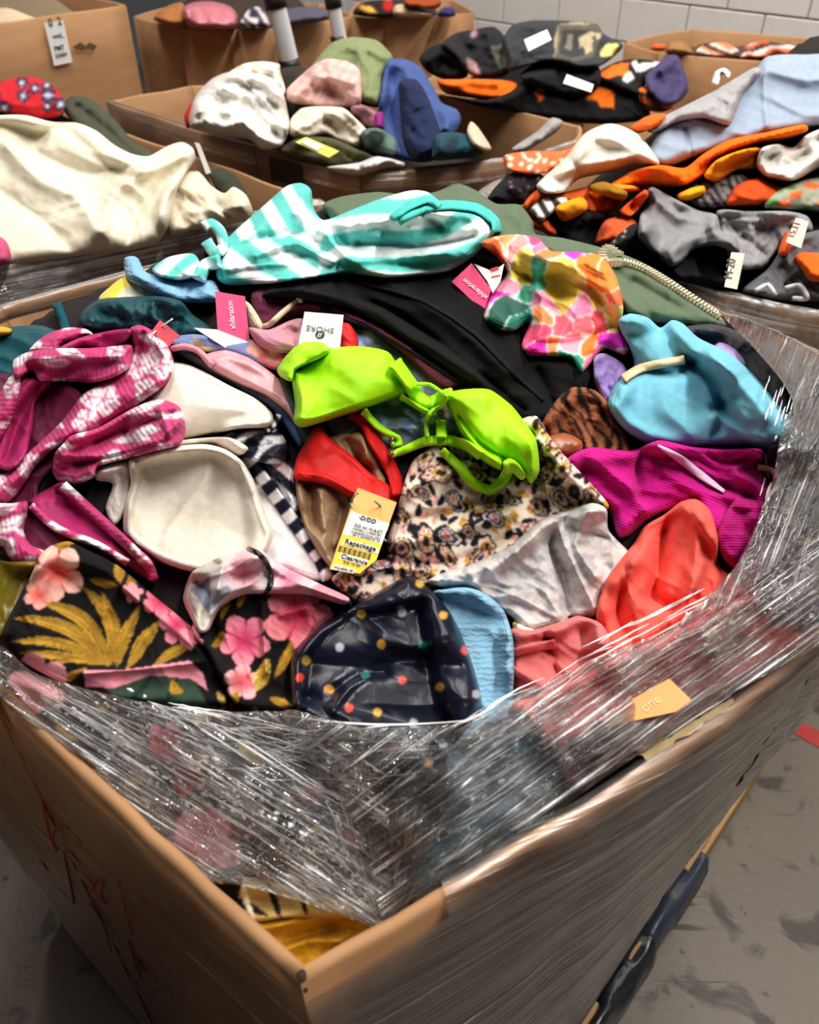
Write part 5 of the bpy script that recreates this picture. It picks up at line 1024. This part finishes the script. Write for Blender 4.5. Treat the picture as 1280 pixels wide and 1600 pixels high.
# black and orange pile
SH = S_plane(1.0, .55, 2.55, 1.5); H_ = Heap(SH, .4)
HG = lambda *a, **k: garment(H_, *a, **{**dict(T=.04, w=12, wr=[(20, 34, .03), (-45, 16, .018)], step=3.4), **k})
heap_base('buried_clothes', 'dark clothes packed below the black and orange tops', cH, S_plane(.93, .4, 2.5, 1.2), (26, 25, 27), .95, n=24)
BK = (24, 23, 26)
HG('black_hoodie', 'rolled black hoodie at the left end of the black pile', 'hoodie', '655,92 668,76 690,68 712,76 728,100 730,120 700,126 668,112', (20, 20, 22), folds=(('665,100 690,82 715,95', 8, .06), ('680,110 690,95 705,105', 6, -.06)))
HG('black_bag', 'black folded jacket with pale trim left of the grey print tee', 'jacket', '690,70 712,52 740,46 772,42 790,60 800,100 788,120 750,122 728,112 712,90', (34, 34, 38), folds=(('720,60 740,100', 8, -.05), ('760,50 780,110', 8, .05)), pat=paint((32, 32, 36), [('l', 736, 60, 745, 46, 5, 0, (150, 120, 124)), ('l', 728, 88, 750, 122, 8, 0, (150, 120, 118)), ('p', '770,80 796,66 804,100 785,110', (90, 86, 76))]), step=3)
HG('orange_folded_tee', 'folded bright orange top near the black hoodie', 'shirt', '684,126 712,124 760,124 808,128 806,150 790,160 740,154 696,146', (240, 104, 24), T=.06)
HG('black_tee_stack', 'wide black folded tee across the front of the black pile', 'shirt', '700,150 760,156 800,142 830,120 900,122 960,128 1010,160 1012,186 950,194 880,190 800,176 740,164', (18, 17, 19), pat=paint((18, 17, 19), [('p', '838,138 850,134 853,156 842,160', (236, 100, 26)), ('p', '920,146 940,138 962,142 960,170 940,168 934,158 918,158', (240, 110, 30)), ('p', '752,130 768,124 764,142 750,144', (40, 38, 40))]), step=3)
HG('orange_print_tee', 'black tee with orange and white letters at the right of the black pile', 'shirt', '930,118 960,98 990,92 1030,96 1034,110 1010,130 1000,150 960,136', BK, pat=paint(BK, [('p', '938,112 960,100 985,100 984,118 956,124 942,122', (238, 106, 30)), ('p', '1000,104 1032,94 1034,102 1004,116', (226, 222, 216)), ('p', '972,126 988,112 994,124 982,132', (220, 216, 210)), ('p', '996,96 1006,112 998,116 988,100', (224, 220, 214))]), step=2.6)
HG('striped_orange_socks', 'orange striped cloth hanging at the right of the black pile', 'clothing', '998,140 1020,134 1045,150 1052,168 1030,176 1004,168', pat=stripes(15, 16, [(236, 106, 34), (30, 26, 28)], 2), step=3)
HG('purple_shirt', 'dark violet crumpled shirt at the right end of the black pile', 'shirt', '1008,120 1030,98 1046,86 1060,88 1070,112 1076,140 1060,160 1035,166 1015,145', (70, 62, 100), folds=(('1030,105 1045,135', 8, .06), ('1060,95 1055,150', 6, -.05)))
HG('black_sweater', 'black sweater with a white tag in front of the grey print tee', 'sweater', '812,118 840,96 880,88 930,98 940,120 930,140 900,150 860,142 830,134', (26, 25, 28), folds=(('830,120 880,110 930,130', 9, .05), ('870,95 880,140', 7, -.04)))
gt = paint((52, 54, 58), [('p', '866,96 872,40 936,38 944,48 928,90 900,98', (88, 82, 70)), ('p', '876,86 882,48 930,46 934,60 920,84 896,92', (52, 54, 58)), ('p', '905,76 906,58 920,50 938,50 940,62 928,64 926,80 916,86 912,72', (176, 162, 132)), ('p', '884,78 888,54 898,54 894,80', (120, 112, 96)), ('l', 938, 88, 968, 70, 10, 0, (222, 206, 120)), ('d', 930, 60, 3, (40, 42, 50)), ('l', 868, 92, 874, 42, 3, 0, (150, 140, 116)), ('l', 876, 40, 934, 36, 2.5, 0, (150, 140, 116))])
HG('grey_print_tee', 'charcoal tee with a tan picture print on top of the black pile', 'shirt', '786,62 800,40 830,32 880,32 930,36 945,54 974,70 960,88 936,104 900,106 860,96 820,104 796,112 790,90', None, pat=gt, step=2.4, T=.06, folds=(('800,90 850,90 900,100', 7, .03),))
for q, lab in (('819,62 855,46 862,62 826,80', 'white blank tag on the charcoal print tee'), ('886,116 928,132 924,144 880,130', 'white blank tag on the black sweater in the black pile')): card(H_, 'paper_tag', lab, 'tag', q, (236, 236, 232), lift=.05)
# right bin
SR = S_plane(1.07, .33, 1.42, 1.40); R_ = Heap(SR, .5)
RG = lambda *a, **k: garment(R_, *a, **{**dict(T=.03, w=13, wr=[(30, 32, .022), (-40, 16, .014)], step=3.4), **k})
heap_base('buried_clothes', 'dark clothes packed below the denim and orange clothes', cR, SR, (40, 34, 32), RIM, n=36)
RG('clear_bag', 'grey film scrap at the left corner of the right bin', 'film', '742,305 770,284 800,276 812,290 790,310 760,322', (150, 140, 134), kind='satin')
RG('black_dot_leggings', 'black leggings with tiny pink dots at the left of the right bin', 'leggings', '762,310 790,276 820,264 850,276 845,300 822,318 790,322', pat=paint((24, 22, 26), scatter(760, 260, 850, 325, 20, lambda x, y, r: [('d', x, y, 2, (190, 120, 140))], 2, 9)), step=2.6)
RG('orange_check_scarf', 'orange and white patterned scarf at the left of the right bin', 'scarf', '788,258 790,242 830,236 880,236 905,224 910,240 880,262 840,272 800,268', pat=paint((240, 104, 60), scatter(785, 220, 912, 275, 26, lambda x, y, r: [('l', x, y, x + 9, y + r.uniform(-9, 9), 3, 0, (248, 226, 214))], 7, 10)), step=2.6)
RG('denim_jacket', 'faded light denim jacket laid across the top of the right bin', 'jacket', '1010,250 1020,215 1040,190 1090,165 1140,135 1180,108 1200,88 1250,85 1330,95 1340,230 1290,200 1240,205 1150,225 1090,245 1040,262', (150, 164, 184), T=.05, w=18, folds=(('1195,100 1195,150 1200,200', 6, .02), ('1070,200 1080,240', 4, -.02), ('1200,110 1260,125 1320,120', 10, .04), ('1200,150 1260,180 1320,175', 6, .015)), wr=(20, 60, .02))
RG('grey_collar', None, None, '1005,195 1040,180 1100,150 1150,122 1180,105 1188,115 1160,150 1140,195 1100,185 1060,190 1020,208', (160, 158, 160), parent=bpy.data.objects['denim_jacket'], T=.03)
RG('orange_shirt', 'orange tee under the left edge of the denim jacket', 'shirt', '985,200 1010,182 1040,178 1030,195 1000,208', (238, 100, 30))
RG('white_cord_top', 'white cord loop above the denim jacket', 'clothing', '1112,130 1118,112 1132,106 1142,114 1138,122 1128,116 1122,132', (226, 222, 218), T=.03, step=3)
RG('plaid_orange_top', 'orange blouse under the cream fleece', 'clothing', '814,330 840,296 880,300 930,290 970,300 960,330 900,345 850,360', (224, 96, 40))
RG('grey_melange', 'black and grey marled cloth in the middle of the right bin', 'clothing', '1060,300 1100,280 1150,270 1180,280 1190,310 1150,325 1090,325', pat=tiger((140, 134, 136), (40, 38, 40), 12, 50), step=3)
RG('orange_leggings', 'pair of burnt orange cloth folds right of the marled cloth', 'leggings', '1135,320 1150,290 1185,278 1215,290 1240,300 1230,325 1180,322', (216, 76, 24))
RG('sage_print_tee', 'sage tee with green leaves at the right edge of the right bin', 'shirt', '1195,325 1220,295 1260,280 1320,275 1330,330 1270,330', pat=paint((150, 154, 136), scatter(1190, 270, 1330, 335, 14, lambda x, y, r: [('l', x, y, x + 26, y + r.uniform(-8, 8), 6, 0, r.choice([(80, 120, 40), (70, 110, 50), (220, 90, 40)]))], 5, 18)), step=3)
RG('black_cloth', 'black cloth under the amber sleeve in the right bin', 'clothing', '850,335 880,315 930,330 985,345 1000,400 960,420 900,390 860,370', (26, 25, 28))
RG('rust_tee', 'rust orange tee beneath the black cloth in the right bin', 'clothing', '818,345 850,340 870,362 860,372 830,362', (180, 66, 30))
RG('black_white_sock', 'black and white striped sock left of the amber sleeve', 'sock', '826,330 850,310 880,308 900,315 870,330 846,346', pat=stripes(60, 20, [(30, 28, 30), (220, 214, 208)], 2), step=2.6)
RG('cream_fleece', 'cream fleece jacket on the left of the right bin', 'fleece', '838,290 860,268 885,245 912,210 945,194 970,196 1000,212 1022,240 1030,258 990,262 950,270 905,280 880,300 850,302', (212, 204, 192), T=.06, w=20, folds=(('870,275 920,255 990,245', 8, .03), ('920,210 960,220 1010,245', 10, .04), ('890,250 910,270', 7, -.03)), wr=(-20, 34, .02))
RG('orange_sleeve', 'long bright orange sleeve lying across the right bin', 'shirt', '950,292 985,268 1030,258 1070,262 1100,240 1140,218 1200,206 1256,194 1262,204 1240,214 1180,226 1140,244 1110,268 1070,290 1020,292 980,298', (246, 104, 12), T=.045, folds=(('970,285 1050,275 1120,240 1250,200', 7, .03),))
RG('amber_sleeve', 'amber yellow sleeve under the long bright orange one', 'shirt', '1100,275 1120,250 1160,234 1190,232 1186,262 1150,266 1120,284', (246, 150, 10))
RG('orange_scrap', 'thin orange cloth strip below the cream fleece', 'clothing', '920,300 945,288 990,290 1000,298 960,304 935,312', (244, 140, 30))
RG('amber_cuff', 'amber cuff beside the black and white sock', 'clothing', '870,322 905,308 918,316 916,330 884,346 872,338', (242, 150, 20))
RG('amber_bow', 'small amber bow in the middle of the right bin', 'clothing', '1058,305 1080,294 1100,290 1102,302 1080,312 1064,315', (244, 160, 20))
RG('olive_card', 'olive gold card under the orange sleeve', 'card', '922,290 945,284 980,300 972,314 930,300', (150, 106, 20), T=.02)
RG('white_fur_hood', 'white satin cloth folded at the right edge of the right bin', 'clothing', '1182,260 1190,232 1215,225 1240,230 1262,210 1300,196 1340,200 1330,240 1280,262 1240,282 1200,278', (226, 222, 216), kind='satin', T=.05, folds=(('1195,240 1220,262 1260,240', 9, -.05), ('1190,270 1240,270 1290,230', 8, .03)))
RG('rust_hat', 'rust orange beanie beneath the grey hoodie', 'hat', '930,380 945,345 975,338 1000,350 990,370 960,385', (206, 84, 44), puff=.03, pr=24)
RG('black_spot_tee', 'black tee with white spots left of the grey hoodie', 'shirt', '950,385 985,352 1010,350 1020,400 1060,430 1040,445 1000,420 970,400', pat=paint((24, 23, 26), scatter(950, 350, 1060, 450, 24, lambda x, y, r: [('d', x, y, 2.2, r.choice([(220, 216, 214), (230, 90, 40)]))], 9, 9)), step=2.6)
RG('black_leggings_pair', 'black leggings spilling below the grey hoodie', 'leggings', '1040,400 1080,380 1140,375 1160,420 1150,450 1100,446 1060,436', (22, 21, 24))
RG('grey_sweatpants', 'grey sweatpants right of the grey hoodie', 'trousers', '1120,330 1170,330 1230,330 1262,338 1270,360 1240,372 1210,400 1190,420 1150,418 1130,380', (146, 146, 148), folds=(('1130,345 1190,345 1255,350', 7, .03), ('1160,370 1200,400', 7, -.03)))
RG('charcoal_sweatpants', 'charcoal sweatpants at the right edge below the paper tag', 'trousers', '1200,420 1240,370 1330,360 1340,460 1290,470 1220,470 1160,455', (96, 96, 100), folds=(('1220,400 1260,430', 8, .03),))
t = RG('grey_hoodie', 'grey marl hoodie with a ribbed cuff in front of the right bin', 'hoodie', '998,372 1000,340 1010,300 1020,292 1050,308 1090,328 1120,336 1128,360 1150,370 1155,395 1120,385 1085,390 1065,410 1048,416 1020,395', (136, 136, 138), T=.055, w=18, folds=(('1015,300 1060,340 1120,350', 9, .03), ('1030,400 1080,365 1130,350', 8, .035), ('1050,410 1090,380 1125,372', 7, -.03)), wr=(-35, 22, .016))
RG('orange_lining', None, None, '968,330 990,310 1008,296 1014,304 1002,322 985,338', (214, 84, 30), parent=t)
RG('orange_cloth', 'bright orange cloth at the right edge below the paper tag', 'clothing', '1242,402 1260,394 1330,405 1330,440 1270,440 1255,425', (240, 96, 24))
RG('orange_strip_tag', 'orange strip beside the beige paper tag', 'tag', '1216,395 1228,362 1240,366 1232,398', (236, 100, 34), T=.02)
cd = card(R_, 'paper_tag', 'beige paper tag standing on the grey sweatpants', 'tag', '1228,378 1244,340 1264,346 1252,388', (214, 190, 176), lift=.04); text(cd, '15.11', (1240, 372), (1250, 352), (120, 100, 90))
cd = card(R_, 'paper_tag', 'long beige paper label hanging over the rim of the right bin', 'tag', '1143,394 1164,396 1152,452 1132,448', (206, 198, 180), lift=.05); text(cd, 'M-20', (1144, 436), (1150, 406), (70, 66, 60))
for q in ('1180,455 1200,445 1212,462', '1228,450 1250,446 1262,466 1240,466'): cord(R_, 'drawstring', q, .004, (200, 198, 196), bpy.data.objects['charcoal_sweatpants'], lift=.02)
# far bins: a few clothes each
def far(px, z, k, S, heap_poly, lab, col=(60, 50, 46)):
    heap_base('buried_clothes', lab, heap_poly, S, col, z, n=18, depth=.35); return Heap(S, .4)
SO = S_plane(1.04, .28, 4.0, 1.35); O_ = far(None, RIM, 0, SO, cO, 'dark clothes packed in the eight sided box')
OG = lambda *a, **k: garment(O_, *a, **{**dict(T=.07, w=9, wr=(30, 22, .04), step=3.4), **k})
OG('tan_fleece', 'tan fleece at the left of the eight sided box', 'clothing', '240,30 250,16 270,6 285,4 292,20 288,40 262,40', (160, 104, 60)); OG('bagged_pink_top', 'pink clothes in a clear bag inside the eight sided box', 'clothing bag', '284,16 300,4 330,2 360,10 372,26 368,44 330,46 296,42', (196, 116, 128), kind='satin', puff=.05, pr=20)
OG('navy_floral_top', 'navy and white patterned cloth beside the pink bag', 'clothing', '374,40 384,20 396,10 415,16 422,40 400,45', pat=stripes(50, 14, [(40, 44, 66), (214, 200, 196)], 5, 14), step=3); OG('slate_cloth', 'slate grey cloth behind the chrome poles', 'clothing', '440,40 444,16 480,10 510,14 520,26 500,34 470,38', (84, 80, 92))
SP_ = S_plane(1.03, .28, 4.2, 1.3); P_ = far(None, RIM, 0, SP_, cP, 'dark clothes packed in the box beside the block wall')
PG = lambda *a, **k: garment(P_, *a, **{**dict(T=.06, w=8, wr=(30, 20, .03), step=3.4), **k})
PG('black_red_cloth', 'black and red cloth in the box beside the block wall', 'clothing', '552,22 566,4 600,0 622,6 626,24 590,28', pat=paint((36, 26, 26), [('f', 606, 8, 10, 5, .2, (176, 30, 30), None), ('l', 560, 10, 590, 20, 5, 0, (200, 150, 60))]), step=3); PG('cream_sheet', 'cream sheet edge in the box beside the block wall', 'clothing', '616,24 618,8 640,8 676,22 660,27', (190, 168, 140)); PG('rust_cloth', 'rust cloth at the back of the box beside the block wall', 'clothing', '632,8 640,-6 670,-8 690,2 680,14', (150, 66, 30)); PG('indigo_cloth', 'indigo cloth at the right of the box beside the block wall', 'clothing', '684,24 692,12 708,12 712,24 700,27', (52, 46, 96))
SF = S_plane(1.03, .25, 3.75, 1.2); F_ = far(None, RIM, 0, SF, cF, 'dark clothes packed in the low bin against the wall', (90, 62, 42))
FG = lambda *a, **k: garment(F_, *a, **{**dict(T=.06, w=9, wr=(30, 20, .03), step=3.4), **k})
FG('orange_sock', 'bit of orange cloth at the left of the low bin', 'clothing', '1016,76 1024,68 1040,70 1040,78 1026,80', (226, 96, 40))
for nm, lab, q, c_ in (('brown_ball', 'brown round hat left of the striped clothes in the low bin', '1040,82 1048,66 1066,64 1080,76 1084,86 1060,88', (150, 110, 70)), ('brown_hat', 'brown round hat right of the striped clothes in the low bin', '1220,80 1230,64 1250,62 1264,74 1268,90 1240,92', (140, 104, 68)), ('tan_hat', 'tan round hat at the right edge of the low bin', '1272,92 1280,80 1300,78 1320,90 1310,98', (150, 116, 80))): FG(nm, lab, 'hat', q, c_, puff=.07, pr=14)
FG('striped_scarf', 'white and black striped scarf in the low bin', 'scarf', '1084,84 1100,70 1130,66 1152,76 1158,90 1130,92 1100,90', pat=stripes(15, 14, [(224, 210, 200), (40, 32, 32), (230, 130, 90)], 5, 20), step=3); FG('orange_striped_scarf', 'orange and black striped scarf in the low bin', 'scarf', '1158,92 1166,72 1190,64 1220,68 1248,74 1250,88 1210,94', pat=stripes(-10, 16, [(226, 92, 50), (40, 34, 36), (224, 214, 208)], 6, 18), step=3)
# beige paper in the tall box
S1 = S_plane(1.13, .30, 3.2, 1.35); T1 = Heap(S1, .4)
heap_base('buried_clothes', 'clothes packed in the tall battered box', c1, S1, (120, 104, 84), 1.2, n=16)
garment(T1, 'beige_blanket', 'beige cloth in the tall battered box at the upper left', 'blanket', '-60,46 -20,20 10,12 50,26 76,36 40,44 0,46', (196, 178, 150), T=.06)
# repeats share a group phrase
for o in scene.objects:
    g = {'cardboard_bin': 'cardboard bins of clothes', 'stretch_wrap': 'film wrapped round the bins', 'hang_tag': 'hang tags on the swimwear', 'paper_tag': 'paper tags on the clothes',
         'chrome_pole': 'chrome poles behind the bins', 'buried_clothes': 'clothes packed below the top layers', 'price_tag': 'yellow price tags'}.get(o.name.split('.')[0])
    if g and o.parent is None: o['group'] = g
